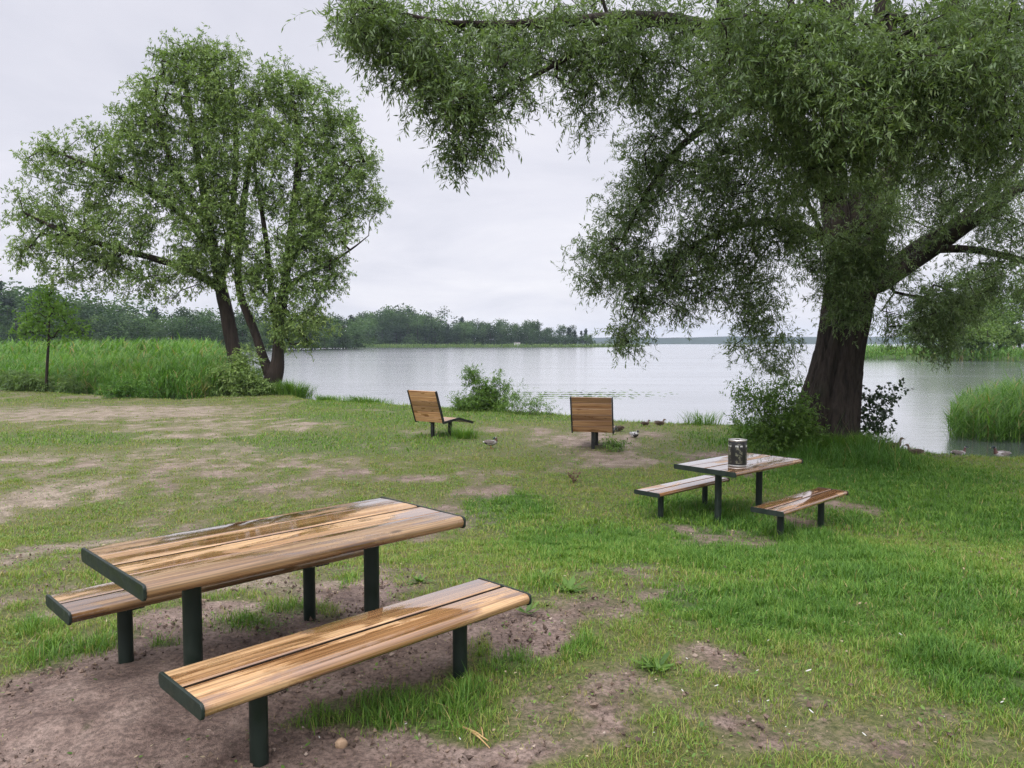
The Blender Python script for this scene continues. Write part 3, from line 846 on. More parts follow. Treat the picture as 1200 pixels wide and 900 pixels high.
# ---- the big willow on the right
def big_willow():
    D0 = 18.7
    T = Tree()
    T.limb([P4(974, 545, D0, 46), P4(975, 500, D0, 41), P4(980, 460, D0, 35), P4(984, 425, D0, 31), P4(988, 390, D0, 31), P4(996, 350, D0, 33), P4(1002, 315, D0, 34), P4(1004, 285, D0, 30)])
    n_trunk = len(T.p)
    T.limb([P4(992, 320, D0, 18), P4(981, 270, D0, 16), P4(974, 205, D0, 14.5), P4(980, 130, 18.4, 13), P4(985, 40, 18.0, 14), P4(990, -90, 17.6, 11), P4(1000, -230, 17.5, 6)])
    T.limb([P4(1012, 320, D0, 18), P4(1026, 260, D0, 15.5), P4(1046, 190, 18.9, 14), P4(1075, 115, 18.9, 15), P4(1115, 20, 18.6, 12), P4(1165, -100, 18.3, 9), P4(1190, -200, 18.3, 5)])
    T.limb([P4(1002, 310, D0, 18), P4(1006, 250, D0, 14), P4(1014, 180, 18.8, 11.5), P4(1022, 90, 18.8, 11), P4(1040, -40, 18.8, 7)])
    T.limb([P4(1024, 335, D0, 13), P4(1062, 312, 18.6, 10), P4(1105, 284, 18.3, 8.6), P4(1150, 252, 18, 7.2), P4(1205, 212, 17.7, 6), P4(1290, 160, 17.4, 5), P4(1390, 90, 17, 4)])
    T.limb([P4(1095, 292, 18.3, 5), P4(1140, 291, 18.0, 4.4), P4(1190, 303, 17.8, 3.8), P4(1260, 320, 17.4, 4), P4(1330, 350, 17, 2)])
    T.limb([P4(1030, 322, 18.9, 7), P4(1075, 285, 19.3, 5.6), P4(1120, 262, 19.6, 4.6), P4(1180, 205, 19.9, 4), P4(1250, 140, 20.2, 4)])
    T.limb([P4(988, 296, 18.5, 8), P4(950, 270, 18, 6), P4(905, 256, 17.3, 4.5), P4(850, 268, 16.6, 3.2), P4(790, 300, 16, 3), P4(745, 330, 15.6, 2)])
    T.limb([P4(985, 345, 18.4, 4), P4(975, 300, 18, 3.5), P4(960, 265, 17.6, 3), P4(940, 225, 17, 2)])
    T.limb([P4(976, 225, 18.5, 15), P4(930, 140, 17.3, 13.5), P4(892, 92, 16.2, 12.5), P4(858, 48, 15.2, 11), P4(805, 26, 14.3, 9.5), P4(740, 20, 13.4, 8), P4(665, 25, 12.5, 6), P4(585, 30, 11.7, 4.5), P4(500, 26, 11, 3), P4(430, 2, 10.6, 2)])
    T.limb([P4(855, 45, 15.2, 8), P4(846, 5, 14.8, 7), P4(842, -60, 14.4, 5), P4(850, -130, 14, 3)])
    T.limb([P4(770, 24, 13.8, 5), P4(700, 48, 12.9, 4), P4(645, 78, 12.3, 3), P4(590, 110, 11.7, 2.3), P4(555, 150, 11.3, 1.5)])
    T.limb([P4(905, 110, 16.6, 8), P4(860, 130, 15.8, 6), P4(800, 165, 15.3, 4), P4(760, 220, 15.1, 3), P4(730, 280, 15.1, 2)])
    T.limb([P4(980, 120, 18.3, 12), P4(985, 60, 16.5, 10.5), P4(975, 20, 14.5, 9), P4(950, -5, 12.5, 7), P4(920, -15, 11, 4)])
    T.limb([P4(1080, 105, 18.9, 11), P4(1085, 70, 16.5, 10), P4(1075, 50, 14.2, 9), P4(1060, 20, 12.3, 7), P4(1040, 20, 10.8, 4)])
    T.limb([P4(1110, 30, 18.6, 9), P4(1140, 20, 16, 8), P4(1170, 25, 13.5, 6), P4(1180, 30, 11.3, 4)])
    near = [ # upper-left overhang
        (432, 22, 34, 30, 10.6, .8, 40), (478, 62, 46, 44, 10.7, .9, 46), (520, 105, 45, 38, 11, .9, 46), (548, 150, 30, 32, 11.2, .7, 24), (545, 180, 10, 14, 11.2, .3, 5),
        (560, 45, 66, 46, 11.6, 1, 42), (600, 95, 42, 42, 11.7, .9, 24), (640, 40, 62, 42, 12.2, 1, 36), (700, 35, 62, 42, 13, 1.1, 38), (690, 85, 50, 30, 12.9, .8, 30),
        (690, 122, 12, 26, 13, .4, 8), (760, 40, 60, 46, 13.6, 1.2, 40), (745, 95, 40, 42, 14, .9, 30)]
    body = [
        (790, 130, 55, 50, 15, 1.2, 42), (768, 195, 45, 50, 15.2, 1.1, 50), (745, 245, 38, 36, 15.3, 1, 34), (712, 300, 42, 34, 15.4, .9, 34), (752, 318, 46, 40, 15.2, 1, 42),
        (742, 372, 26, 34, 15.1, .6, 18), (735, 402, 14, 14, 15.1, .4, 6), (800, 345, 45, 34, 15.4, 1, 34), (850, 210, 68, 74, 14.6, 1.3, 100), (830, 300, 60, 50, 15.3, 1.2, 64),
        (880, 345, 44, 38, 16, 1, 36), (885, 390, 34, 24, 16.3, .8, 18), (912, 420, 22, 26, 16.8, .6, 14), (900, 280, 52, 44, 15.5, 1.1, 46), (690, 325, 20, 14, 15.4, .4, 7),
        (850, 110, 60, 60, 14, 1.3, 48)]
    core = [
        (900, 60, 100, 80, 11.4, 1.5, 150), (1010, 90, 120, 90, 11, 1.5, 190), (1120, 80, 110, 90, 11, 1.5, 180), (940, 170, 80, 70, 12.8, 1.4, 110), (1040, 160, 80, 45, 12.8, 1.4, 55),
        (1160, 165, 70, 50, 12.6, 1.3, 66), (930, 250, 36, 36, 15.3, 1.0, 26), (1180, 60, 60, 80, 12, 1.4, 80)]
    front = [(982, 325, 38, 40, 16.8, .5, 40), (1018, 315, 34, 40, 16.8, .5, 34), (997, 362, 28, 22, 17.0, .4, 20), (1035, 285, 30, 28, 16.6, .5, 16), (960, 300, 24, 28, 16.8, .5, 14), (1000, 215, 50, 22, 15.5, .8, 18), (985, 280, 36, 20, 16.3, .5, 12), (1045, 250, 30, 36, 16.5, .6, 18)]
    right = [(1105, 205, 60, 40, 17.5, 1, 44), (1170, 235, 44, 40, 17, 1, 34), (1160, 305, 44, 16, 17.4, .7, 16), (1095, 258, 30, 22, 17.2, .7, 14), (1112, 358, 46, 34, 17, .9, 46), (1088, 388, 26, 24, 17, .7, 20), (1140, 340, 34, 24, 16.8, .8, 18), (1185, 325, 34, 22, 16.6, .8, 16), (1110, 405, 14, 12, 17, .4, 6),
             (1060, 345, 40, 40, 18.8, .8, 14), (1045, 385, 24, 24, 18.8, .5, 8), (1140, 235, 60, 30, 19, 1, 18), (1180, 270, 40, 24, 18.4, .8, 14), (1080, 225, 50, 34, 18, 1, 26), (1240, 250, 60, 70, 17.5, 1, 40), (1270, 120, 90, 90, 14, 1.5, 50)]
    rng = np.random.default_rng(21)
    vis = blob_points(near + body + core + front + right, rng)
    # the crown above the picture, which shades the ground
    top = []
    while len(top) < 300:
        q = rng.normal(0, 1, 3); q /= np.linalg.norm(q); q *= rng.random() ** .3
        p = np.array([8.5, 16.5, 10.5]) + q * np.array([9.5, 8.5, 6.0])
        v = p - CAM; dep = v[1] * CT - v[2] * ST
        if dep < 2: continue
        py = 450 - F * (v[1] * ST + v[2] * CT) / dep
        if py < -25: top.append(p)
    top = np.array(top)
    T.grow(np.concatenate([vis, top]), .35, .10, .05, rng)
    T.radii(.0055, 2.25)
    root = empty('willow_tree', gpt(*at(978, 520, D0)[:2]))
    tag(root, 'large old willow with thick furrowed trunk and drooping branches reaching over the picnic spot', 'tree')
    o = np.array(root.location)
    V, Fs, A = merge(T.sweeps(1) + [T.tubes(.004, .12, T.nl)])
    np_obj('branches', local(V, o), Fs, M['bark'], root, smooth=True)
    # trunk: two stems fused along a cleft, furrowed bark
    path = smooth_poly([P4(955, 548, D0, 52), P4(960, 520, D0, 46), P4(966, 495, D0, 39.5), P4(974, 460, D0, 32.5), P4(981, 425, D0, 28), P4(988, 390, D0, 27), P4(995, 350, D0, 28.5), P4(1002, 312, D0, 30), P4(1006, 282, D0, 27)], 2)
    nz = 260; na = 420
    ps = np.array(densify(path, .04)); zs = np.linspace(ps[0, 2], ps[-1, 2], nz)
    ps = np.stack([np.interp(zs, ps[:, 2], ps[:, i]) for i in range(4)], 1)
    ang = np.linspace(0, 2 * np.pi, na, endpoint=False)
    Vt = []
    for i in range(nz):
        c = ps[i, :3]; r = ps[i, 3]; t = i / nz
        # angle -90deg faces the camera; the cleft sits to the left of it
        cleft = math.radians(-112) ; dA = (ang - cleft + np.pi) % (2 * np.pi) - np.pi
        rr = r * (1 - .16 * np.exp(-(dA / .13) ** 2) + .05 * np.cos(2 * dA))
        flare = max(0, 1 - t / .32)
        rr = rr * (1 + flare ** 2 * (.20 * np.cos(ang - math.pi) + .12 * np.cos(5 * ang + 1) + .08 * np.cos(9 * ang)))
        z = c[2]
        ca, sa = np.cos(ang), np.sin(ang); w1 = .25 * math.sin(z * 1.7) + .12 * math.sin(z * 4.1 + 1)
        rid = perlin(ca * 3.2 + w1 + z * .16, sa * 3.2 - w1 + 7 + z * .12) + .6 * perlin(ca * 9 + w1 * 2 + z * .5 + 20, sa * 9 + 3 + z * .4)
        cr = np.abs(perlin(ca * 15 + w1 * 3 + z * .9, sa * 15 + 40 - z * .8)); c2 = np.abs(perlin(ca * 27 + z * 1.9 + 60, sa * 27 + z * 1.5))
        rr = rr + .04 * rid + .085 * np.minimum(cr, .32) + .05 * np.minimum(c2, .3) + .010 * perlin(ca * 40 + z * 6, sa * 40 + z * 5)
        Vt.append(np.stack([c[0] + rr * np.cos(ang), c[1] + rr * np.sin(ang), np.full(na, z)], 1))
    Vt = np.concatenate(Vt); I = np.arange(nz * na).reshape(nz, na); J = np.roll(I, -1, 1)
    Fq = np.stack([I[:-1], J[:-1], J[1:], I[1:]], -1).reshape(-1, 4)
    np_obj('trunk', local(Vt, o), [Fq], M['bark'], root, smooth=True)
    tone = np.clip(.42 + .22 * fbm(vis[:, 0] * .5, vis[:, 2] * .5 + vis[:, 1] * .3, 3, 2.0), 0, 1)
    lv, tw = foliage(vis, 12, (.12, .42), 11, (.078, .125), .22, (.05, .5), .14, tone, rng)
    lt, _ = foliage(top, 6, (.6, 1.1), 10, (.2, .3), .26, (.15, .6), .5, None, rng, twig=False)
    V, Fs, A = merge([lv, lt]); print('big willow leaves', len(V) // 4)
    np_obj('crown', local(V, o), Fs, M['leaf_big'], root, attrs={'var': A})
    V, Fs, A = tw
    np_obj('twigs', local(V, o), Fs, M['bark'], root)
big_willow()

# ---- the two willows on the left
def left_willow(name_label, limbs, blobs, base, seed, sparse=()):
    rng = np.random.default_rng(seed); T = Tree()
    for l in limbs: T.limb([P4(*q) for q in l], step=.4)
    pts = blob_points(blobs, rng, .86)
    T.grow(pts, .55, .08, .07, rng); T.radii(.014, 2.25)
    b = at(*base); root = empty('willow_tree', gpt(b[0], b[1])); tag(root, name_label, 'tree')
    o = np.array(root.location)
    V, Fs, A = merge(T.sweeps(0, .16, 2.5) + [T.tubes(.008, .10, T.nl)])
    np_obj('trunk', local(V, o), Fs, M['bark_far'], root, smooth=True)
    tone = np.clip(.5 + .28 * fbm(pts[:, 0] * .35, pts[:, 2] * .35, 3, 1.0), 0, 1)
    lv, tw = foliage(pts, 13, (.2, .62), 10, (.13, .23), .32, (.0, .4), .24, tone, rng)
    V, Fs, A = lv; print('left willow leaves', len(V) // 4)
    np_obj('crown', local(V, o), Fs, M['leaf_left'], root, attrs={'var': A})
    V, Fs, A = tw; np_obj('twigs', local(V, o), Fs, M['bark_far'], root)

DA, DB = 41.5, 41.0
left_willow('old willow with a single leaning trunk and wide pale green crown at far left',
    [[(284, 462, DA, 10), (278, 430, DA, 8.6), (270, 392, DA, 7.8), (264, 358, DA, 7.6), (257, 328, DA, 6.5), (248, 280, DA, 5.5), (238, 220, DA, 4.5), (226, 150, DA, 3.2), (215, 80, DA, 2)],
     [(260, 340, DA, 5), (238, 325, 41, 4.4), (200, 308, 40.5, 3.8), (140, 292, 40, 3.5), (80, 275, 39.5, 2.5), (30, 250, 39, 1.5)],
     [(252, 300, DA, 4), (215, 250, 41, 4), (160, 215, 40.5, 3), (95, 190, 40, 2), (60, 175, 40, 1)],
     [(259, 328, DA, 5), (268, 285, 42, 4), (276, 215, 42.5, 3.2), (277, 140, 43, 3), (270, 85, 43, 1.5)],
     [(245, 270, DA, 4), (200, 190, 40, 3), (180, 130, 39.5, 2), (185, 90, 39, 1)]],
    [(62, 185, 42, 34, 40, 1.2, 34), (110, 215, 50, 40, 40, 1.6, 60), (40, 245, 40, 30, 39.5, 1.3, 36), (70, 285, 52, 30, 39.5, 1.5, 50), (35, 300, 26, 18, 39.5, 1, 12), (130, 275, 52, 38, 40, 1.8, 70), (150, 318, 56, 28, 40, 1.6, 48), (70, 322, 36, 12, 39.5, 1, 13),
     (165, 185, 50, 46, 40, 2, 84), (185, 120, 42, 42, 40, 1.8, 64), (215, 75, 44, 30, 40.5, 1.6, 48), (250, 70, 38, 28, 41, 1.5, 38), (200, 240, 56, 52, 39.6, 1.8, 96), (235, 160, 50, 56, 40, 2, 90), (215, 305, 48, 36, 39.8, 1.6, 56),
     (262, 120, 36, 50, 42, 1.8, 60), (250, 235, 36, 48, 40.2, 1.6, 50), (255, 310, 34, 24, 40.2, 1.2, 26), (270, 190, 34, 50, 39.8, 1.2, 46), (245, 110, 40, 40, 39.8, 1.2, 40), (275, 265, 26, 40, 39.6, 1.0, 30), (190, 345, 30, 10, 40, .8, 8), (105, 165, 30, 20, 40, 1, 14), (145, 145, 26, 26, 40, 1.2, 18)],
    (284, 450, DA), 31)
left_willow('forked willow with two stems rising from one gnarled base beside the water',
    [[(314, 466, DB, 12), (317, 452, DB, 10.5), (322, 440, DB, 10.5), (326, 426, DB, 7.6), (326, 405, DB, 6.4), (327, 382, DB, 6.4), (332, 350, DB, 5.4), (338, 300, DB, 4.8), (345, 240, DB, 4.5), (352, 180, DB, 3.5), (345, 120, DB, 2)],
     [(320, 444, DB, 8), (312, 430, DB, 6), (306, 412, DB, 5.2), (300, 392, DB, 4.8), (289, 366, DB, 4.6), (281, 346, DB, 4.2), (278, 310, 41.5, 3.8), (284, 250, 42, 4), (292, 190, 42, 3), (305, 120, 42, 1.6)],
     [(325, 384, DB, 4.2), (319, 355, DB, 3.6), (316, 320, DB, 3.2), (312, 280, 40.5, 3), (302, 220, 40.5, 2), (296, 180, 40.5, 1.2)],
     [(330, 320, DB, 4.5), (362, 270, 40.6, 3.5), (392, 225, 40.4, 2.5), (415, 190, 40.2, 1.4)],
     [(326, 350, DB, 3.5), (350, 325, 40.6, 3), (385, 310, 40.3, 2), (415, 290, 40.3, 1), (432, 276, 40.3, .5)]],
    [(330, 100, 40, 30, 41.5, 1.6, 44), (365, 120, 36, 34, 41, 1.6, 44), (395, 160, 36, 36, 40.8, 1.5, 46), (420, 205, 26, 34, 40.6, 1.2, 30), (425, 245, 26, 28, 40.6, 1.1, 24), (385, 215, 40, 40, 40.4, 1.6, 58), (355, 180, 42, 44, 40.6, 1.8, 64),
     (310, 135, 36, 42, 42, 1.6, 50), (350, 255, 36, 40, 40, 1.5, 50), (385, 270, 34, 34, 40, 1.4, 42), (392, 322, 24, 30, 40, 1, 22), (360, 320, 36, 36, 39.8, 1.3, 46), (345, 360, 34, 32, 39.8, 1.1, 36), (338, 385, 22, 18, 39.8, .8, 14), (355, 398, 20, 10, 39.8, .6, 7),
     (300, 335, 26, 28, 39.8, 1.1, 32), (292, 295, 22, 36, 39.8, 1.1, 26), (312, 225, 26, 46, 40, 1.2, 34), (335, 290, 26, 30, 39.6, 1, 26), (318, 165, 30, 40, 39.8, 1.2, 34), (372, 372, 22, 14, 39.8, .8, 9), (405, 130, 16, 20, 41, .8, 8), (440, 225, 10, 16, 40.5, .6, 5)],
    (315, 455, DB), 32)

# ---- young tree standing by the reeds
def sapling():
    D = 41; rng = np.random.default_rng(5); T = Tree()
    T.limb([P4(54, 462, D, 1.9), P4(55, 430, D, 1.7), P4(57, 400, D, 1.4), P4(58, 370, D, 1.0), P4(58, 345, D, .6)], step=.3)
    pts = blob_points([(58, 355, 24, 16, D, .8, 26), (40, 372, 24, 14, D, .9, 24), (76, 372, 24, 14, D, .9, 24), (30, 386, 18, 8, D, .7, 12), (88, 386, 18, 8, D, .7, 12), (58, 388, 36, 10, D, .9, 20), (58, 338, 10, 8, D, .4, 7)], rng)
    T.grow(pts, .4, -.05, .03, rng); T.radii(.012, 2.3)
    b = at(54, 455, D); root = empty('young_tree', gpt(b[0], b[1])); tag(root, 'small young tree with thin straight stem standing before the reed bed', 'tree')
    o = np.array(root.location)
    V, Fs, A = T.tubes(.004, .1); np_obj('trunk', local(V, o), Fs, M['bark_far'], root, smooth=True)
    lv, _ = foliage(pts, 4, (.25, .6), 7, (.13, .20), .5, (.0, .3), .2, None, rng, twig=False)
    np_obj('crown', local(lv[0], o), lv[1], M['leaf_young'], root, attrs={'var': lv[2]})
sapling()

# ---- shrubs and tall weeds
def shrub(name, label, cat, base, blobs, leaf, mat, ntw, twl, nleaf, droop, seed, sag=.0, tip=.004, group=None, nv=4, stems=6):
    rng = np.random.default_rng(seed); T = Tree()
    b = hit(base[0], base[1]) if len(base) == 2 else at(*base)
    b = np.array(gpt(b[0], b[1]))
    pts = blob_points(blobs, rng)
    T.p = [b + np.array([0, 0, -.05]), b + np.array([0, 0, .05])]; T.par = [-1, 0]; T.r = [tip * 3, tip * 3]
    T.grow(pts, .25, sag, .08, rng); T.radii(tip, 2.3)
    root = empty(name, tuple(b)); tag(root, label, cat, group)
    V, Fs, A = T.tubes(.0, .1); np_obj('stem', local(V, b), Fs, M['bark'], root, smooth=True)
    lv, tw = foliage(pts, ntw, twl, nleaf, leaf[:2], leaf[2], droop, .10 + leaf[0] * .3, None, rng, twig=False)
    np_obj('foliage', local(lv[0], b), lv[1], mat, root, attrs={'var': lv[2]})
    return root
shrub('shrub', 'rounded grey green willow bush at the foot of the leaning trunk', 'shrub', (272, 466, 38.3),
      [(275, 445, 30, 20, 38.3, .9, 80), (255, 450, 20, 14, 38, .7, 30), (295, 452, 18, 14, 38.3, .7, 28), (285, 420, 18, 14, 38.6, .6, 22), (275, 462, 30, 8, 38, .7, 24)], (.12, .2, .38), M['leaf_left'], 6, (.25, .5), 9, (0, .3), 41, tip=.008)
shrub('shrub', 'leafy green willow shrub at the left foot of the big trunk', 'shrub', (915, 528, 17.9),
      [(918, 498, 30, 24, 17.6, .5, 46), (935, 480, 18, 26, 17.8, .4, 22), (890, 478, 22, 26, 17.6, .4, 22), (905, 466, 26, 14, 17.6, .5, 11), (870, 480, 14, 26, 17.6, .3, 10), (895, 512, 40, 12, 17.5, .4, 30), (940, 505, 22, 18, 17.5, .3, 26), (872, 450, 10, 8, 17.6, .2, 3), (925, 450, 10, 10, 17.7, .2, 5)],
      (.06, .105, .36), M['leaf_weed'], 10, (.12, .30), 8, (-.05, .2), 42, tip=.003)
shrub('shrub', 'dark leaved sapling with round leaves leaning out right of the big trunk', 'shrub', (1012, 532, 18.6),
      [(1018, 500, 14, 20, 18.6, .3, 26), (1024, 480, 14, 16, 18.6, .3, 18), (1036, 468, 12, 12, 18.6, .25, 12), (1044, 458, 6, 7, 18.6, .15, 6), (1012, 470, 10, 12, 18.6, .25, 10), (1030, 505, 14, 10, 18.6, .25, 12), (1012, 520, 18, 14, 18.6, .3, 26), (1022, 458, 8, 6, 18.6, .15, 4)],
      (.08, .13, .62), M['leaf_dark'], 3, (.1, .25), 4, (0, .2), 43, tip=.004)
shrub('shrub', 'dense shoreline shrub with tall seed stems rising beside the left lounger', 'shrub', (563, 486),
      [(560, 475, 20, 8, 29.3, .6, 60), (546, 478, 14, 6, 29.3, .5, 26), (583, 477, 13, 7, 29.3, .5, 30), (564, 464, 12, 6, 29.3, .4, 20), (579, 466, 10, 6, 29.3, .3, 14), (550, 444, 1.5, 14, 29.3, .06, 9), (556, 442, 1.5, 12, 29.3, .06, 7), (582, 450, 1.5, 11, 29.3, .06, 7), (571, 452, 1.5, 10, 29.3, .06, 6), (592, 460, 3, 8, 29.3, .1, 5), (538, 468, 3, 7, 29.3, .1, 5), (564, 454, 2, 8, 29.3, .06, 5), (600, 466, 3, 5, 29.2, .1, 3)],
      (.08, .14, .26), M['leaf_weed'], 12, (.1, .28), 8, (-.3, .1), 44, tip=.003)
shrub('weeds', 'loose tall weeds on the bank between shrub and right lounger', 'weeds', (618, 488),
      [(612, 478, 24, 8, 28, .6, 34), (600, 470, 14, 8, 28.2, .5, 16), (628, 476, 12, 10, 27.6, .4, 12), (605, 458, 3, 10, 28, .15, 4), (622, 462, 4, 10, 28, .15, 4), (634, 474, 3, 8, 27.6, .12, 4), (644, 482, 8, 5, 27.4, .3, 6)], (.06, .12, .22), M['leaf_weed'], 5, (.15, .35), 8, (-.2, .2), 45, tip=.003)
shrub('weeds', 'pale bushy weeds at the front edge of the reed bed', 'weeds', (150, 470, 36.5),
      [(150, 452, 22, 10, 36.5, .7, 36), (130, 458, 16, 8, 36.5, .6, 18), (172, 460, 14, 8, 36.5, .5, 16)], (.12, .2, .24), M['reed'], 6, (.2, .5), 8, (-.2, .2), 46, tip=.005)
shrub('weeds', 'dark low weeds below the small young tree', 'weeds', (40, 470, 41),
      [(12, 446, 26, 10, 42, .9, 40), (50, 452, 22, 8, 41.5, .8, 30), (78, 452, 16, 8, 41, .6, 20), (30, 448, 22, 8, 41.5, .7, 26)], (.14, .24, .3), M['leaf_shrub'], 6, (.2, .5), 8, (-.1, .3), 47, tip=.006)
shrub('weeds', 'small green weed growing beside the right lounger post', 'weeds', (718, 526),
      [(718, 522, 7, 4, 18.1, .12, 14)], (.05, .09, .35), M['leaf_weed'], 5, (.06, .14), 6, (0, .3), 48, tip=.003)

def grass_clump(label, px, py, D, wpx, h, n, seed):
    rng = np.random.default_rng(seed); b = at(px, py, D); b = np.array(gpt(b[0], b[1])); R = wpx * D / F
    q = rng.normal(0, .45, (n, 2)) * np.array([R, R * .5]); P = np.stack([q[:, 0], q[:, 1], ground_z(b[0] + q[:, 0], b[1] + q[:, 1]) - b[2]], 1)
    V, Fs, A = blades(P, np.arctan2(q[:, 1], q[:, 0]) + rng.normal(0, .8, n), rng.uniform(.5, 1.1, n) * h, rng.uniform(.012, .022, n) * D / 30, rng.uniform(.1, .45, n), rng.uniform(.1, .6, n), np.clip(rng.normal(.72, .14, n), 0, 1), 3)
    o = np_obj('grass_clump', V, Fs, M['grass'], attrs={'var': A}); o.location = b
    tag(o, label, 'grass clump', kind='stuff' if label.startswith('strip') else None)
grass_clump('tall arching grass clump at the water beside the forked willow base', 347, 470, 38.5, 18, .95, 800, 51)
grass_clump('long grass round the gnarled base of the forked willow', 312, 472, 39.5, 30, .7, 900, 52)
grass_clump('tussock of dark grass on the bank right of the forked willow', 385, 474, 35.5, 16, .45, 500, 53)
grass_clump('strip of shore grass left of the left lounger', 430, 474, 34, 30, .42, 700, 54)
grass_clump('thin tall shore grasses at the water left of the picnic table', 822, 500, 24.3, 22, .55, 260, 55)
grass_clump('dark long grass tussock at the right foot of the big willow', 990, 538, 17.6, 40, .6, 2300, 56)
grass_clump('long grass at the front of the big willow trunk', 955, 530, 17.7, 44, .55, 2000, 57)
grass_clump('dark tuft of grass under the foot end of the left lounger', 543, 510, 20.6, 14, .4, 320, 58)

# ------------------------------------------------------------------ far trees
def far_tree_meshes(kind, seed, hgt):
    rng = np.random.default_rng(seed)
    n = 1900
    if kind == 'birch':
        lobes = [(rng.normal(0, .09), rng.normal(0, .09), rng.uniform(.14, .93), rng.uniform(.07, .14)) for _ in range(22)] + [(rng.normal(0, .13), rng.normal(0, .13), rng.uniform(.04, .2), .1) for _ in range(7)]
    elif kind == 'round':
        lobes = [(rng.normal(0, .17), rng.normal(0, .17), rng.uniform(.12, .85), rng.uniform(.11, .2)) for _ in range(16)] + [(rng.normal(0, .2), rng.normal(0, .2), rng.uniform(.04, .16), .12) for _ in range(6)]
    else:
        lobes = []
        for k in range(22):
            z = rng.uniform(.14, .97); rr = .17 * (1 - z) + .015; a = rng.uniform(0, 6.28); lobes.append((math.cos(a) * rr, math.sin(a) * rr, z, .055 + .07 * (1 - z)))
    lo = np.array(lobes); vol = lo[:, 3] ** 2; idx = rng.choice(len(lo), n, p=vol / vol.sum())
    q = rng.normal(0, 1, (n, 3)); q /= np.linalg.norm(q, axis=1, keepdims=True); q *= rng.random((n, 1)) ** .4
    C = lo[idx, :3] + q * lo[idx, 3:4] * np.array([1, 1, 1.15])
    C[:, 2] = np.maximum(C[:, 2], .01)
    C = C * hgt
    s = rng.uniform(.024, .048, n) * hgt
    d1 = rng.normal(0, 1, (n, 3)); d1 /= np.linalg.norm(d1, axis=1, keepdims=True); d2 = np.cross(d1, rng.normal(0, 1, (n, 3))); d2 /= np.linalg.norm(d2, axis=1, keepdims=True)
    V, Fs = leaf_quads(C, d1 * s[:, None], d2 * (s * .7)[:, None], 6)
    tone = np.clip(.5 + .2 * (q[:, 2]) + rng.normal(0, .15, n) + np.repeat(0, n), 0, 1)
    mat = {'birch': M['leaf_birch'], 'round': M['leaf_far'], 'conifer': M['leaf_pine']}[kind]
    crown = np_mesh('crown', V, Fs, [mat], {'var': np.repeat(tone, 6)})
    mb = MB(); mb.tube([(0, 0, -.5), (0, 0, hgt * .35), (.01 * hgt, 0, hgt * .85)], [.016 * hgt, .011 * hgt, .003 * hgt], 7)
    for k in range(5):
        a = rng.uniform(0, 6.28); z = rng.uniform(.3, .65) * hgt
        mb.tube([(0, 0, z), (math.cos(a) * .10 * hgt, math.sin(a) * .10 * hgt, z + .15 * hgt)], [.006 * hgt, .002 * hgt], 5)
    t = mb.build('trunk', M['bark_far']); tm = t.data; bpy.data.objects.remove(t)
    return crown, tm
FAR = {k: [far_tree_meshes(k, 100 + i + 10 * j, 1.0) for i in range(4)] for j, k in enumerate(('birch', 'round', 'conifer'))}

def far_tree(kind, i, loc, h, w, label, group, name):
    cm, tm = FAR[kind][i % 4]
    r = empty(name, loc, (i * 2.399) % 6.28); r.scale = (h * w, h * w, h)
    tag(r, label, 'tree', group)
    link(bpy.data.objects.new('trunk', tm), r); link(bpy.data.objects.new('crown', cm), r)
    return r

rg = random.Random(4)
# central far shore: tops read off the photograph (pixel x, top y, kind)
prof = [(424, 366), (440, 359), (470, 357), (500, 360), (512, 372), (540, 372), (560, 371), (590, 374), (606, 375), (630, 375), (645, 382), (662, 381), (672, 382), (685, 386), (693, 390), (700, 398)]
def top_at(px): return float(np.interp(px, [p[0] for p in prof], [p[1] for p in prof]))
k = 0
labels = {'birch': 'tall pale birch like tree in the distant tree line across the lake',
          'round': 'dark broadleaf tree in the distant tree line across the lake',
          'conifer': 'dark pointed conifer in the distant tree line across the lake'}
px = 418.0
while px < 698:
    for row in range(2):
        D = 500 + row * 26 + rg.uniform(0, 14)
        if px > 660: D = 520 + rg.uniform(0, 12)
        x = px + rg.uniform(-4, 4)
        ty = top_at(x) + rg.uniform(-2, 5) + (3 if row == 0 else 0)
        b = at(x, 406.6, D); z0 = -.35
        h = (at(x, ty, D)[2] - z0)
        if px > 668: kind = 'conifer'
        elif 510 < px < 545: kind = rg.choice(['round', 'round', 'conifer'])
        else: kind = rg.choice(['birch', 'birch', 'birch', 'round'])
        if row == 0: h *= rg.uniform(.55, 1.0); kind = 'round' if rg.random() < .5 else kind
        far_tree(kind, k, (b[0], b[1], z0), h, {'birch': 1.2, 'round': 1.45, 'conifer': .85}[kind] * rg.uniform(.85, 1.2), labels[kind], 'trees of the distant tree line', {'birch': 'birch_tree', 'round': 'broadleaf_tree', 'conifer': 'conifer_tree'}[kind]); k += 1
    px += 6.5 if px < 660 else 5.0
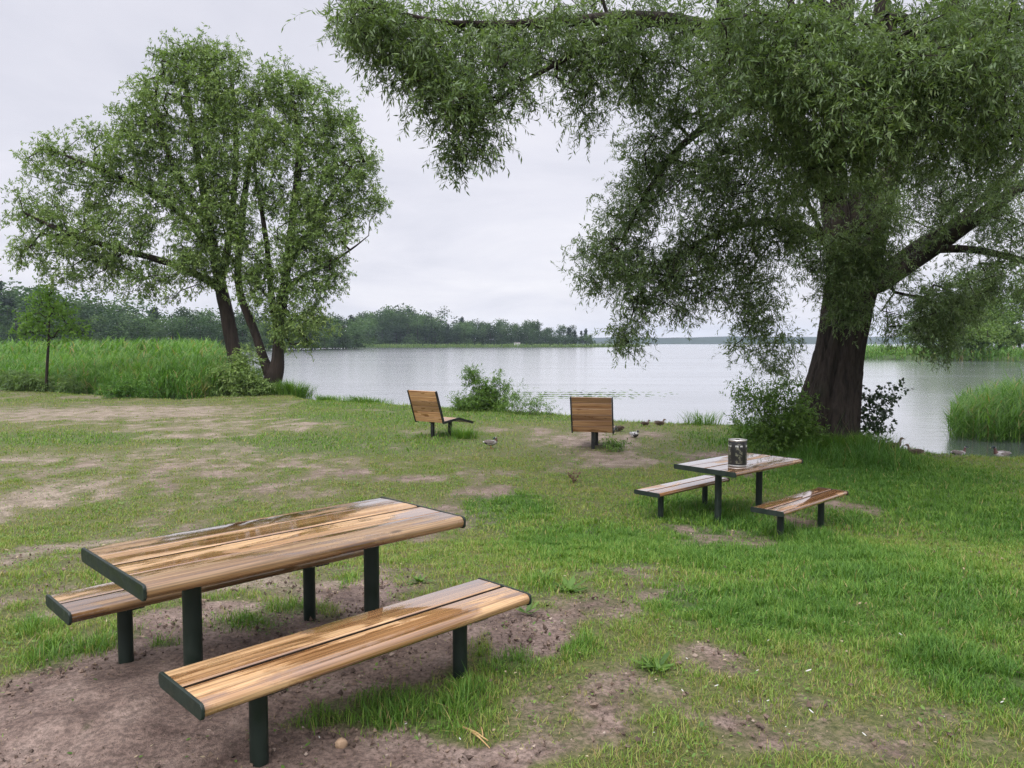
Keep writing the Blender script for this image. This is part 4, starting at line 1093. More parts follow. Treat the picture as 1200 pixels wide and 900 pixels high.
# left wooded shore
prof2 = [(-200, 330), (-60, 328), (0, 333), (30, 330), (60, 340), (110, 346), (160, 353), (210, 358), (250, 360), (300, 362), (350, 366), (400, 370), (418, 376)]
labels2 = {'birch': 'pale willow like tree in the wood on the left shore', 'round': 'dark bushy tree in the wood on the left shore', 'conifer': 'dark pine in the wood on the left shore'}
px = -150.0
while px < 425:
    for row in range(3):
        x = px + rg.uniform(-8, 8)
        D = 265 + row * 22 + rg.uniform(0, 12)
        if x > 330: D += (x - 330) * .9
        yb = at(x, 0, D)
        ty = float(np.interp(x, [p[0] for p in prof2], [p[1] for p in prof2])) + rg.uniform(-5, 7)
        z0 = -.4; h = at(x, ty, D)[2] - z0
        kind = rg.choice(['round', 'round', 'conifer', 'birch'] if row else ['round', 'birch', 'birch', 'round'])
        if row == 0: h *= rg.uniform(.4, .75)
        if row == 1: h *= rg.uniform(.75, 1)
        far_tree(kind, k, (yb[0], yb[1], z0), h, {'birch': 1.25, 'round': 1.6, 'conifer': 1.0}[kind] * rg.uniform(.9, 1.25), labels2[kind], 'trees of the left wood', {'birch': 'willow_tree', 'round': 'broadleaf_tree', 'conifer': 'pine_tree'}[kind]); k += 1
    px += 17 if px < 330 else 12
print('far trees', k)

# bushy trees on the right bank
def bank_tree(label, blobs, base, seed, leaf=(.3, .5)):
    rng = np.random.default_rng(seed); T = Tree(); b = at(*base); b = np.array([b[0], b[1], -.5])
    pts = blob_points(blobs, rng)
    T.p = [b, b + np.array([0, 0, 1.0])]; T.par = [-1, 0]; T.r = [.28, .25]
    T.grow(pts, 1.0, .05, .06, rng); T.radii(.035, 2.3)
    root = empty('bank_tree', tuple(b)); tag(root, label, 'tree')
    V, Fs, A = T.tubes(.02, .1); np_obj('trunk', local(V, b), Fs, M['bark_far'], root, smooth=True)
    lv, _ = foliage(pts, 16, (.5, 1.2), 8, leaf, .5, (0, .3), .5, np.clip(.5 + .25 * fbm(pts[:, 0] * .2, pts[:, 2] * .2, 2, 3.0), 0, 1), rng, twig=False)
    np_obj('crown', local(lv[0], b), lv[1], M['leaf_bank'], root, attrs={'var': lv[2]})
bank_tree('grey green bushy tree at the right edge of the far right bank', [(1190, 370, 50, 34, 125, 4, 90), (1230, 350, 50, 50, 128, 4, 80), (1170, 390, 36, 18, 122, 3, 40)], (1195, 405, 125), 61)
bank_tree('tall light green tree behind the drooping right branches', [(1140, 350, 36, 34, 140, 4, 80), (1120, 375, 40, 28, 138, 4, 60), (1160, 370, 30, 30, 138, 4, 40)], (1135, 405, 140), 62)
bank_tree('dark rounded tree at the left end of the right bank wood', [(1095, 372, 30, 26, 150, 4, 60), (1080, 388, 24, 14, 150, 3, 30)], (1090, 404, 150), 63)
bank_tree('low round bush on the right bank behind the reed belt', [(1150, 393, 24, 12, 118, 2.5, 40), (1120, 396, 24, 8, 118, 2, 24)], (1140, 406, 118), 64)
bank_tree('tall tree on the right bank beyond the picture edge', [(1290, 340, 60, 50, 130, 5, 90)], (1280, 405, 130), 65)

# two small pale houses among the far trees
def far_house(label, px, D, w, h, roofc):
    b = at(px, 406, D); root = empty('house', (b[0], b[1], -.4), .2); tag(root, label, 'house')
    mb = MB(); mb.box((0, 0, h / 2), (w, w * .7, h)); mb.build('wall', M['white_wall'], root)
    mb = MB(); mb.extrude_x([(-w * .42, h), (w * .42, h), (0, h + w * .22)], -w * .54, w * .54); mb.build('roof', roofc, root)
    for sx in (-.28, .28):
        mb = MB(); mb.box((sx * w, -w * .355, h * .55), (w * .16, .08, h * .3)); mb.build('window', M['black_metal'], root)
M['white_wall'] = simple_mat('white_render', (.75, .75, .73), .8, 0, .3, (.8, (.66, .66, .64)))
M['roof'] = simple_mat('grey_roof', (.14, .13, .13), .8, 0, .3, (.8, (.10, .09, .09)))
far_house('small white house low among the distant trees across the lake', 606, 494, 3.6, 1.9, M['roof'])

# lily pads
def lilies():
    rng = np.random.default_rng(9); n = 420
    px = rng.normal(680, 42, n); py = 463 + rng.normal(0, 1, n) * 2.6 - (px - 680) * .012
    strip = np.round((py - 455) / 2.4) * 2.4 + 455; py = strip + rng.normal(0, .35, n)
    P = np.array([on_plane(a, b, WATER + .004) for a, b in zip(px, py)]); s = rng.uniform(.05, .12, n); yaw = rng.uniform(0, 6.28, n)
    V = []
    for k in range(8):
        q = yaw + k * 2 * math.pi / 8 * .94
        V.append(P + np.stack([np.cos(q) * s, np.sin(q) * s, .004 * np.ones(n)], 1))
    V = np.stack(V, 1).reshape(-1, 3)
    tag(np_obj('lily_pads', V, [np.arange(n * 8).reshape(n, 8)], M['leaf_weed'], attrs={'var': np.repeat(rng.random(n), 8)}), 'thin drifts of floating lily pads on the lake', 'lily pads', kind='stuff')
lilies()

# ------------------------------------------------------------------ furniture
def plank_profile(y0, y1, t, round0, round1):
    """cross-section in (y,z), z from -t to 0; bullnose where asked"""
    pts = []
    r = t / 2; b = .006
    if round1:
        for k in range(9):
            a = -math.pi / 2 + math.pi * k / 8; pts.append((y1 - r * .9 + r * .9 * math.cos(a), -r + r * math.sin(a)))
    else: pts += [(y1 - b, -t), (y1, -t + b), (y1, -b), (y1 - b, 0)]
    if round0:
        for k in range(9):
            a = math.pi / 2 + math.pi * k / 8; pts.append((y0 + r * .9 + r * .9 * math.cos(a), -r + r * math.sin(a)))
    else: pts += [(y0 + b, 0), (y0, -b), (y0, -t + b), (y0 + b, -t)]
    return pts

def stadium(w, t, r=None, n=6):
    r = r or t / 2; pts = []
    for cx, cy, a0 in ((w / 2 - r, -t / 2 + t / 2 - r, 0), (-w / 2 + r, -r, 90), (-w / 2 + r, -t + r, 180), (w / 2 - r, -t + r, 270)):
        for k in range(n + 1):
            a = math.radians(a0 + 90 * k / n); pts.append((cx + r * math.cos(a), cy + r * math.sin(a)))
    return pts

def slab_furniture(name, label, cat, centre, ang, top, ground, Lx, W, planks, leg_in, wood, leg_r=.044, t=.056, group=None, seed=0):
    rz = math.radians(ang)
    root = empty(name, (centre[0], centre[1], ground), rz); tag(root, label, cat, group)
    hz = top - ground
    rng = random.Random(seed)
    mb = MB()
    for i, (y0, y1, a, b) in enumerate(planks):
        pf = [(y, z + hz) for y, z in plank_profile(y0, y1, t, a, b)]; n0 = len(mb.f)
        mb.extrude_x(pf, -Lx / 2 + .014, Lx / 2 - .014, 0, rng.random())
        for k in range(len(pf)):                                # sawn joint faces take the darker joint material
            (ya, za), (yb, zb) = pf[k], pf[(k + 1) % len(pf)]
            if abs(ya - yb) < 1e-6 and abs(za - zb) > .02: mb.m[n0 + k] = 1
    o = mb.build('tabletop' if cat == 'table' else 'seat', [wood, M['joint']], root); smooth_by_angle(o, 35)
    for s in (-1, 1):
        mb = MB(); prof = [(y, z + hz + .003) for y, z in stadium(W + .006, t + .008, .022)]
        x0 = s * (Lx / 2 - .006)
        mb.extrude_x(prof, x0 - .007, x0 + .007)
        o = mb.build('end_cap', M['green_metal'], root)
        bv = o.modifiers.new('bevel', 'BEVEL'); bv.width = .003; bv.segments = 2; bv.limit_method = 'ANGLE'
    for s in (-1, 1):
        x = s * (Lx / 2 - leg_in)
        mb = MB(); mb.tube([(x, 0, -.25), (x, 0, hz - t - .012)], leg_r, 24)
        o = mb.build('leg', M['green_metal'], root); smooth_by_angle(o, 40)
        mb = MB(); mb.box((x, 0, hz - t - .006), (.09, W * .82, .012))
        mb.build('bracket', M['green_metal'], root)
    return root
def table_planks(W):
    h = W / 2; return [(-h, -h * .5 - .003, True, False), (-h * .5 + .003, -.016, False, False), (.016, h * .5 - .003, False, False), (h * .5 + .003, h, False, True)]
def bench_planks(W):
    h = W / 2; return [(-h, -.014, True, False), (.014, h, False, True)]
slab_furniture('picnic_table', 'large wet pine picnic table with green end caps between the two near benches', 'table', (-1.175, 3.955), 45, .75, 0, 1.75, .825, table_planks(.825), .36, M['wood'], .044, .062, 'picnic tables', 1)
slab_furniture('bench', 'wet pine bench nearest the camera standing on bare soil', 'bench', (-.66, 3.46), 45, .42, 0, 1.745, .41, bench_planks(.41), .32, M['wood'], .038, .056, 'picnic benches', 2)
slab_furniture('bench', 'pine bench half hidden behind the large near picnic table', 'bench', (-1.69, 4.40), 45, .42, 0, 1.745, .41, bench_planks(.41), .32, M['wood'], .038, .056, 'picnic benches', 3)
slab_furniture('picnic_table', 'farther wet picnic table with the black drinks can on top', 'table', (3.31, 10.96), 41.5, .02, -.79, 1.80, 1.0, table_planks(.98), .36, M['wood_red'], .048, .062, 'picnic tables', 4)
slab_furniture('bench', 'reddish wet bench on the right of the farther picnic table', 'bench', (3.77, 9.78), 44, -.28, -.74, 1.88, .43, bench_planks(.42), .36, M['wood_red'], .042, .056, 'picnic benches', 5)
slab_furniture('bench', 'bench on the lake side of the farther picnic table', 'bench', (2.56, 11.22), 43, -.35, -.80, 1.82, .44, bench_planks(.43), .34, M['wood_red'], .042, .056, 'picnic benches', 6)

def lounger(label, base, yaw, W, seed):
    """local +Y is forward; origin on the ground under the rear post"""
    root = empty('lounger', base, yaw); tag(root, label, 'lounger', 'wooden loungers facing the lake')
    prof = [(-.42, 1.30), (-.12, .43), (.50, .50), (1.12, .34)]                 # (forward, height): back top, hinge, knee, foot end
    rng = random.Random(seed); w = W / 2 - .02
    def slats(name, a, b, n, side):
        a = np.array(a); b = np.array(b); d = (b - a); L = np.linalg.norm(d); d /= L; nrm = np.array([-d[1], d[0]])
        mb = MB(); th = .036
        for i in range(n):
            s0 = L * (i / n) + .004; s1 = L * ((i + 1) / n) - .004
            q = [a + d * s0 - nrm * th / 2, a + d * s1 - nrm * th / 2, a + d * s1 + nrm * th / 2, a + d * s0 + nrm * th / 2]
            mb.extrude_x([(p[0], p[1]) for p in q], -w, w, 0, rng.random())
        o = mb.build(name, M['wood_back'], root)
        bv = o.modifiers.new('bevel', 'BEVEL'); bv.width = .005; bv.segments = 2
        return o
    slats('backrest', prof[0], prof[1], 6, 0)
    mb_pts = [prof[1], prof[2], prof[3]]
    slats('seat', (prof[1][0] + .03, prof[1][1] + .005), prof[2], 5, 0)
    slats('leg_rest', prof[2], prof[3], 5, 0)
    for s in (-1, 1):
        mb = MB(); hw = .032
        P = [np.array(p) for p in prof]; up = []; dn = []
        for i, p in enumerate(P):
            t = P[min(i + 1, 3)] - P[max(i - 1, 0)]
            if 0 < i < 3:
                t1 = (P[i] - P[i - 1]); t1 /= np.linalg.norm(t1); t2 = (P[i + 1] - P[i]); t2 /= np.linalg.norm(t2); t = t1 + t2; k = 1 / max(.5, np.dot(t / np.linalg.norm(t), t1))
            else: k = 1
            t = t / np.linalg.norm(t); nr = np.array([-t[1], t[0]]); up.append(p + nr * hw * k); dn.append(p - nr * hw * k)
        x0, x1 = s * W / 2 - .014, s * W / 2 + .014
        for i in range(3):
            q = [up[i], up[i + 1], dn[i + 1], dn[i]]
            V = [(x0, p[0], p[1]) for p in q] + [(x1, p[0], p[1]) for p in q]
            mb.add(V, [(0, 1, 2, 3), (7, 6, 5, 4), (0, 4, 5, 1), (2, 6, 7, 3)] + ([(0, 3, 7, 4)] if i == 0 else []) + ([(1, 5, 6, 2)] if i == 2 else []))
        mb.build('side_frame', M['black_metal'], root)
    for yy, zz in ((0.0, .415), (.72, .425)):
        mb = MB(); mb.box((0, yy, zz / 2 - .15), (.085, .085, zz + .3)); o = mb.build('post', M['black_metal'], root)
        bv = o.modifiers.new('bevel', 'BEVEL'); bv.width = .006; bv.segments = 2
    mb = MB(); mb.box((0, .36, .425), (.07, .95, .03)); mb.build('support_bar', M['black_metal'], root)
    return root
b2 = hit(695, 526); lounger('wooden lounger seen straight from behind on a worn patch of soil', (b2[0], b2[1], b2[2]), math.radians(-13), 1.0, 1)
b1 = hit(507, 512); lounger('wooden lounger turned to the right with its seat and foot end visible', (b1[0], b1[1], b1[2]), math.radians(-37), 1.04, 2)

# ------------------------------------------------------------------ the can on the table
def can():
    ta = math.radians(41.5)
    p = on_plane(864, 545.5, .025); root = empty('drinks_can', (p[0], p[1], .0235), .5)
    tag(root, 'large black drinks can with pale label patches standing on the farther picnic table', 'can')
    r, h = .128, .372
    mb = MB(); mb.lathe([(r * .90, 0), (r * .97, .008), (r, .026), (r, h - .03), (r * .985, h - .022)], 48)
    m, nt, nd, L = new_mat('printed_can')
    out = N(nt, 'ShaderNodeOutputMaterial'); q = N(nt, 'ShaderNodeBsdfPrincipled'); tc = N(nt, 'ShaderNodeTexCoord')
    sep = N(nt, 'ShaderNodeSeparateXYZ'); L.new(tc.outputs['Object'], sep.inputs[0])
    ang = math_(nt, 'ARCTAN2', sep.outputs[1], sep.outputs[0])
    n = noise(nt, tc.outputs['Object'], 22, 3, .55, .8); n2 = noise(nt, tc.outputs['Object'], 60, 3, .6)
    # two printed panels between black borders
    panel = math_(nt, 'GREATER_THAN', math_(nt, 'SINE', math_(nt, 'MULTIPLY', ang, 5.0)), -.35)
    zz = math_(nt, 'MULTIPLY', math_(nt, 'GREATER_THAN', sep.outputs[2], .045), math_(nt, 'LESS_THAN', sep.outputs[2], .32))
    art = mapr(nt, n.outputs['Fac'], .46, .60)
    k = math_(nt, 'MULTIPLY', math_(nt, 'MULTIPLY', panel, zz), art)
    pal = ramp(nt, [(.35, (.05, .052, .036)), (.55, (.12, .118, .085)), (.72, (.26, .25, .20))], n2.outputs['Fac']).outputs[0]
    c = mixc(nt, k, (.012, .012, .012), pal)
    band = math_(nt, 'MULTIPLY', math_(nt, 'GREATER_THAN', sep.outputs[2], .275), math_(nt, 'LESS_THAN', sep.outputs[2], .298))
    word = math_(nt, 'MULTIPLY', math_(nt, 'MULTIPLY', band, panel), math_(nt, 'GREATER_THAN', n.outputs['Fac'], .42))
    c = mixc(nt, word, c, (.34, .34, .32)); L.new(c, q.inputs['Base Color'])
    q.inputs['Roughness'].default_value = .3; q.inputs['Coat Weight'].default_value = .15; q.inputs['Specular IOR Level'].default_value = .35
    L.new(q.outputs[0], out.inputs['Surface'])
    o = mb.build('can_body', m, root); smooth_by_angle(o, 50)
    met = simple_mat('tin_rim', (.55, .53, .50), .28, 1.0, .5)
    mb = MB(); mb.lathe([(r * .985, h - .022), (r * 1.01, h - .018), (r * 1.01, h - .004), (r * .985, h), (r * .94, h - .002), (r * .93, h - .014), (.02, h - .012)], 48)
    o = mb.build('lid', met, root); smooth_by_angle(o, 40)
    mb = MB(); mb.lathe([(r * .9, .001), (r * 1.005, .004), (r * 1.012, .014), (r * 1.003, .022)], 48, cap=False); o = mb.build('bottom_rim', met, root); smooth_by_angle(o, 50)
    mb = MB(); mb.lathe([(.03, h - .012), (.03, h - .004), (.022, h), (.0, h)], 20, cap=False); mb.build('bung', M['black_metal'], root)
can()

# ------------------------------------------------------------------ ducks
M['duck_drake'] = None
def duck_mat(name, stops):
    m, nt, nd, L = new_mat(name)
    out = N(nt, 'ShaderNodeOutputMaterial'); p = N(nt, 'ShaderNodeBsdfPrincipled'); tc = N(nt, 'ShaderNodeTexCoord')
    r = ramp(nt, stops, attr(nt, 'var'), 'CONSTANT')
    n = noise(nt, tc.outputs['Object'], 60, 4, .6)
    L.new(mixc(nt, mapr(nt, n.outputs['Fac'], .4, .65, 0, .5), r.outputs[0], mixc(nt, 1.0, r.outputs[0], (.45, .4, .36), 'MULTIPLY')), p.inputs['Base Color'])
    p.inputs['Roughness'].default_value = .6; L.new(p.outputs[0], out.inputs['Surface']); return m
# var runs tail 0 .. bill 1
M['duck_drake'] = duck_mat('drake_feathers', [(0, (.55, .55, .53)), (.10, (.015, .015, .017)), (.2, (.33, .32, .31)), (.5, (.10, .045, .035)), (.665, (.45, .45, .44)), (.685, (.008, .030, .018)), (.93, (.38, .33, .06))])
M['duck_hen'] = duck_mat('hen_feathers', [(0, (.16, .12, .085)), (.2, (.09, .065, .045)), (.5, (.12, .085, .058)), (.7, (.12, .09, .06)), (.93, (.15, .09, .03))])
M['duck_pied'] = duck_mat('pied_feathers', [(0, (.02, .02, .02)), (.18, (.6, .6, .6)), (.34, (.03, .028, .028)), (.5, (.6, .6, .59)), (.7, (.012, .014, .014)), (.93, (.2, .17, .05))])
M['wing_grey'] = simple_mat('drake_wing', (.22, .19, .17), .65, 0, .3, (40, (.12, .10, .09)))
M['wing_brown'] = simple_mat('hen_wing', (.085, .06, .042), .65, 0, .3, (40, (.045, .032, .024)))
M['wing_dark'] = simple_mat('pied_wing', (.05, .045, .045), .65, 0, .3, (40, (.5, .5, .5)))
M['leg_orange'] = simple_mat('duck_leg', (.45, .16, .03), .6)

def duck(label, loc, yaw, kind, pose, scale=1.0):
    """local +X is forward; origin at the feet (or the water line when swimming)"""
    root = empty('duck', loc, yaw); root.scale = (scale,) * 3; tag(root, label, 'duck', 'ducks on the shore')
    h0 = {'stand': .15, 'sit': .075, 'swim': .045, 'preen': .15}[pose]
    if pose in ('stand', 'swim'):
        neck = [(.155, h0 + .07, .052, .055), (.175, h0 + .12, .034, .034), (.185, h0 + .165, .027, .028), (.198, h0 + .20, .033, .034), (.225, h0 + .213, .036, .035), (.252, h0 + .207, .024, .022), (.275, h0 + .198, .017, .010), (.31, h0 + .192, .015, .006), (.325, h0 + .190, .004, .003)]
    elif pose == 'sit':
        neck = [(.14, h0 + .075, .052, .052), (.15, h0 + .105, .036, .036), (.158, h0 + .13, .032, .032), (.17, h0 + .15, .036, .036), (.195, h0 + .155, .036, .034), (.22, h0 + .147, .024, .020), (.243, h0 + .138, .016, .009), (.275, h0 + .13, .014, .005), (.288, h0 + .128, .004, .003)]
    else:
        neck = [(.15, h0 + .07, .052, .055), (.168, h0 + .11, .036, .036), (.160, h0 + .145, .030, .030), (.135, h0 + .165, .034, .034), (.108, h0 + .155, .036, .035), (.085, h0 + .140, .024, .022), (.066, h0 + .125, .016, .010), (.045, h0 + .108, .013, .006), (.035, h0 + .10, .004, .003)]
    spine = [(-.235, h0 + .065, .004, .003), (-.22, h0 + .062, .032, .010), (-.18, h0 + .05, .048, .026), (-.13, h0 + .035, .072, .052), (-.06, h0 + .022, .092, .074), (.02, h0 + .018, .098, .080), (.085, h0 + .026, .090, .076), (.13, h0 + .046, .070, .066)] + neck
    n = 14; V = []; A = []
    ts = np.linspace(0, 1, len(spine)); 
    S = np.array(spine)
    tt = np.linspace(0, 1, 64); Sm = np.stack([np.interp(tt, ts, S[:, i]) for i in range(4)], 1)
    for _ in range(2): Sm[1:-1] = .25 * Sm[:-2] + .5 * Sm[1:-1] + .25 * Sm[2:]
    for i in range(len(Sm)):
        t = Sm[min(i + 1, 63)] - Sm[max(i - 1, 0)]; a = math.atan2(t[1], t[0])
        for k in range(n):
            q = 2 * math.pi * k / n; v = math.sin(q) * Sm[i, 3]
            V.append((Sm[i, 0] - math.sin(a) * v, math.cos(q) * Sm[i, 2], Sm[i, 1] + math.cos(a) * v)); A.append(tt[i])
    Fc = [(i * n + k, i * n + (k + 1) % n, (i + 1) * n + (k + 1) % n, (i + 1) * n + k) for i in range(63) for k in range(n)] + [tuple(range(n))[::-1], tuple(63 * n + k for k in range(n))]
    mb = MB(); mb.add(V, Fc, 0, A)
    if pose in ('stand', 'preen'):
        for s in (-1, 1):
            mb.tube([(.0, s * .035, h0 - .04), (.005, s * .036, h0 * .45), (-.005, s * .037, .008)], [.013, .007, .006], 8, 1)
            mb.add([(-.02, s * .037, .006), (.06, s * .037 - .03, .004), (.07, s * .037, .006), (.06, s * .037 + .03, .004)], [(0, 1, 2, 3)], 1)
    mb.build('body', [M['duck_' + kind], M['leg_orange']], root, smooth=True)
    wm = {'drake': M['wing_grey'], 'hen': M['wing_brown'], 'pied': M['wing_dark']}[kind]
    for s in (-1, 1):
        W = []; rows = 12; m_ = 10
        for i in range(rows + 1):
            t = i / rows; x = .10 - .30 * t; hh = .055 * math.sin(math.pi * min(1, t * .85 + .12)) ** .7 + .003; bulge = .014 * math.sin(math.pi * min(1, .1 + .9 * t))
            yb = np.interp(x, [-.235, -.18, -.13, -.06, .02, .1], [.02, .046, .070, .090, .096, .082]); zc = h0 + .045 + .022 * t
            for k in range(m_):
                q = 2 * math.pi * k / m_; W.append((x, s * (yb * .93 + bulge * math.cos(q)), zc + hh * math.sin(q)))
        Fw = [(i * m_ + k, i * m_ + (k + 1) % m_, (i + 1) * m_ + (k + 1) % m_, (i + 1) * m_ + k) for i in range(rows) for k in range(m_)] + [tuple(range(m_)), tuple(rows * m_ + k for k in range(m_))[::-1]]
        mb = MB(); mb.add(W, Fw); mb.build('wing', wm, root, smooth=True)
        mb = MB(); hx, hz = S[-5][0] + .004, S[-5][1] + .010
        mb.box((hx, s * .034, hz), (.008, .005, .008)); mb.build('eye', M['black_metal'], root)
    return root
def dk(px, py): p = hit(px, py); return (p[0], p[1], max(float(ground_z(p[0], p[1])), WATER - .02))
R_ = math.radians
duck('drake with green head standing alone on the lawn near the left lounger', dk(575, 526), R_(15), 'drake', 'preen', .85)
duck('dark duck sitting at the right side of the right lounger', dk(724, 506), R_(170), 'hen', 'sit', .95)
duck('black and white duck preening on the worn patch right of the lounger', dk(743, 513), R_(-60), 'pied', 'sit', .85)
duck('brown duck resting at the lake edge, left of the close pair', dk(756, 499), R_(20), 'hen', 'sit', .72)
duck('brown duck resting at the lake edge, right of the close pair', dk(773, 499), R_(10), 'hen', 'sit', .85)
duck('brown duck standing at the grass edge right of the dark leaved sapling', dk(1047, 530), R_(5), 'hen', 'stand', .9)
duck('brown duck sitting on the bank between sapling and swimming ducks', dk(1073, 537), R_(150), 'hen', 'stand', .8)
wp = on_plane(1123, 533.5, WATER); duck('duck swimming with head turned right close to the bank', (wp[0], wp[1], WATER - .01), R_(0), 'drake', 'swim', .85)
wp = on_plane(1174, 536, WATER); duck('drake swimming to the left in front of the right reed clump', (wp[0], wp[1], WATER - .01), R_(190), 'drake', 'swim', 1.05)

# ------------------------------------------------------------------ small things on the ground
def blob_rock(name, label, cat, p, s, mat, seed):
    rng = np.random.default_rng(seed); bm_v = []; nu, nv = 16, 10
    for j in range(nv + 1):
        ph = math.pi * j / nv
        for i in range(nu):
            th = 2 * math.pi * i / nu; d = np.array([math.sin(ph) * math.cos(th), math.sin(ph) * math.sin(th), math.cos(ph)])
            r = 1 + .22 * perlin(np.array([d[0] * 1.7 + seed + d[2]]), np.array([d[1] * 1.7 + d[2] * .8]))[0]
            bm_v.append(d * r * np.array(s))
    Fc = [(j * nu + i, (j + 1) * nu + i, (j + 1) * nu + (i + 1) % nu, j * nu + (i + 1) % nu) for j in range(nv) for i in range(nu)]
    mb = MB(); mb.add(bm_v, Fc); o = mb.build(name, mat, None, True); o.location = (p[0], p[1], p[2] + s[2] * .6); tag(o, label, cat); return o
M['stone'] = simple_mat('tan_stone', (.36, .25, .16), .8, 0, .3, (30, (.24, .16, .10)), (60, .4, .004))
blob_rock('stone', 'small tan stone beside the grass tuft under the near bench', 'stone', hit(400, 876), (.028, .024, .026), M['stone'], 3)
M['stick'] = simple_mat('pale_stick', (.42, .29, .13), .7, 0, .3, (20, (.30, .19, .08)))
M['twig'] = simple_mat('dark_twig', (.09, .06, .04), .85, 0, .2)
def stick(label, a, b, r, mat, bend=.0):
    p = hit(*a); q = hit(*b); p = np.array(gpt(p[0], p[1])) + [0, 0, r + .012]; q = np.array(gpt(q[0], q[1])) + [0, 0, r + .012]
    mid = (p + q) / 2 + np.array([bend, bend, .008]); mb = MB(); mb.tube([p - p, mid - p, q - p], [r, r * .95, r * .5], 8)
    o = mb.build('stick', mat, None, True); o.location = p; tag(o, label, 'stick', 'sticks on the soil')
stick('upper of two pale dry sticks lying crossed on the bare soil', (543, 857), (572, 873), .0052, M['stick'])
stick('lower of two pale dry sticks lying crossed on the bare soil', (549, 860), (574, 882), .0042, M['stick'])
stick('short dry stick standing apart just right of the crossed pair', (564, 858), (566, 868), .004, M['stick'])
stick('dark twig on the soil left of the near bench', (95, 815), (118, 803), .006, M['twig'], .01)

M['feather'] = simple_mat('white_feather', (.42, .41, .38), .8)
def feather(px, py, s, yaw, i):
    p = hit(px, py); z = float(ground_z(p[0], p[1])) + .035
    mb = MB(); n = 7; V = []
    for k in range(n):
        t = k / (n - 1); w = s * .16 * math.sin(math.pi * (t * .85 + .12)); zz = s * .22 * t * t
        V += [(t * s, -w, zz + w * .4), (t * s, 0, zz), (t * s, w, zz + w * .5)]
    Fc = [(3 * k + j, 3 * k + 3 + j, 3 * k + 4 + j, 3 * k + 1 + j) for k in range(n - 1) for j in range(2)]
    mb.add(V, Fc); o = mb.build('feather', M['feather'], None, True); o.location = (p[0], p[1], z); o.rotation_euler = (0, -.15, yaw)
    sd = o.modifiers.new('thick', 'SOLIDIFY'); sd.thickness = .0015
    tag(o, 'small white down feather lying on the thin grass', 'feather', 'white feathers scattered on the lawn')
for i, (a, b, s) in enumerate([(944, 795, .075), (953, 845, .06), (921, 862, .05), (837, 814, .05), (801, 819, .04), (866, 830, .05), (886, 795, .035), (1015, 873, .05), (767, 868, .045), (899, 758, .035), (1057, 752, .05), (877, 844, .03), (898, 832, .035), (806, 780, .035), (1106, 848, .04), (1172, 832, .04), (540, 877, .03), (606, 842, .035), (474, 858, .03), (375, 875, .03), (925, 870, .045), (820, 721, .04)]):
    feather(a, b, s * .42, i * 2.1, i)

def litter():
    rng = np.random.default_rng(77); n = 16000
    y = 1.9 + (np.sqrt(rng.uniform(0, 1, n))) * 9 * rng.random(n) ** .6; x = rng.uniform(-1, 1, n) * (.8 * y + .4); f = fields(x, y)
    k = rng.random(n) < .25 + .75 * f['bare']; x, y = x[k], y[k]; n = len(x)
    z = ground_z(x, y) + .022 + .012 * rng.random(n); yaw = rng.uniform(0, 6.28, n); l = rng.uniform(.008, .034, n) * np.clip(y / 5, .7, 1.5); wd = np.where(rng.random(n) < .6, .16, .5) * l
    d1 = np.stack([np.cos(yaw), np.sin(yaw), rng.normal(0, .2, n)], 1) * l[:, None]; d2 = np.stack([-np.sin(yaw), np.cos(yaw), rng.normal(0, .35, n)], 1) * wd[:, None]
    V, Fs = leaf_quads(np.stack([x, y, z], 1), d1, d2)
    m = leaf_mat('plant_litter', [(0, (.035, .024, .018)), (.55, (.075, .05, .034)), (.8, (.17, .12, .07)), (1, (.36, .30, .20))], None, .05, .8, .2)
    tag(np_obj('litter', V, Fs, m, attrs={'var': np.repeat(rng.random(n), 4)}), 'small dry bits of leaf and twig strewn over the soil', 'litter', kind='stuff')
litter()
def clods():
    rng = np.random.default_rng(78); n = 52000
    y = 1.9 + np.sqrt(rng.random(n)) * 6.5 * rng.random(n) ** .4; x = rng.uniform(-1, 1, n) * (.8 * y + .4); f = fields(x, y)
    k = rng.random(n) < f['bare'] ** 1.5 * (.3 + .7 * sstep(-.2, .4, fbm(x * 2, y * 2, 3, 21.0))); x, y = x[k], y[k]; n = len(x)
    s_ = .003 + .013 * rng.random(n) ** 4; z = ground_z(x, y) + .012 + .3 * s_
    z += .5 * (.012 + .022 * f['bare'][k]) * fbm(x * 2.3, y * 2.3, 3, 2.2)
    q = np.array([[1, 0, 0], [0, 1, 0], [-1, 0, 0], [0, -1, 0], [0, 0, 1], [0, 0, -1]], float)
    V = np.stack([x, y, z], 1)[:, None] + q[None] * s_[:, None, None] * rng.uniform(.5, 1.3, (n, 6, 1)) + rng.normal(0, .25, (n, 6, 3)) * s_[:, None, None]
    T8 = np.array([[0, 1, 4], [1, 2, 4], [2, 3, 4], [3, 0, 4], [1, 0, 5], [2, 1, 5], [3, 2, 5], [0, 3, 5]])
    Fc = (np.arange(n) * 6)[:, None, None] + T8[None]
    m, nt, nd, L = new_mat('soil_crumb'); out = N(nt, 'ShaderNodeOutputMaterial'); p = N(nt, 'ShaderNodeBsdfPrincipled'); p.inputs['Roughness'].default_value = .9
    L.new(ramp(nt, [(0, (.045, .029, .021)), (.6, (.115, .078, .057)), (.95, (.19, .135, .10)), (1, (.32, .26, .21))], attr(nt, 'var')).outputs[0], p.inputs['Base Color']); L.new(p.outputs[0], out.inputs['Surface'])
    tag(np_obj('soil_crumbs', V.reshape(-1, 3), [Fc.reshape(-1, 3)], m, attrs={'var': np.repeat(rng.random(n), 6)}), 'loose crumbs and clods of brown soil', 'soil', kind='stuff')
clods()
M['dead'] = simple_mat('dead_plant', (.12, .075, .045), .9)
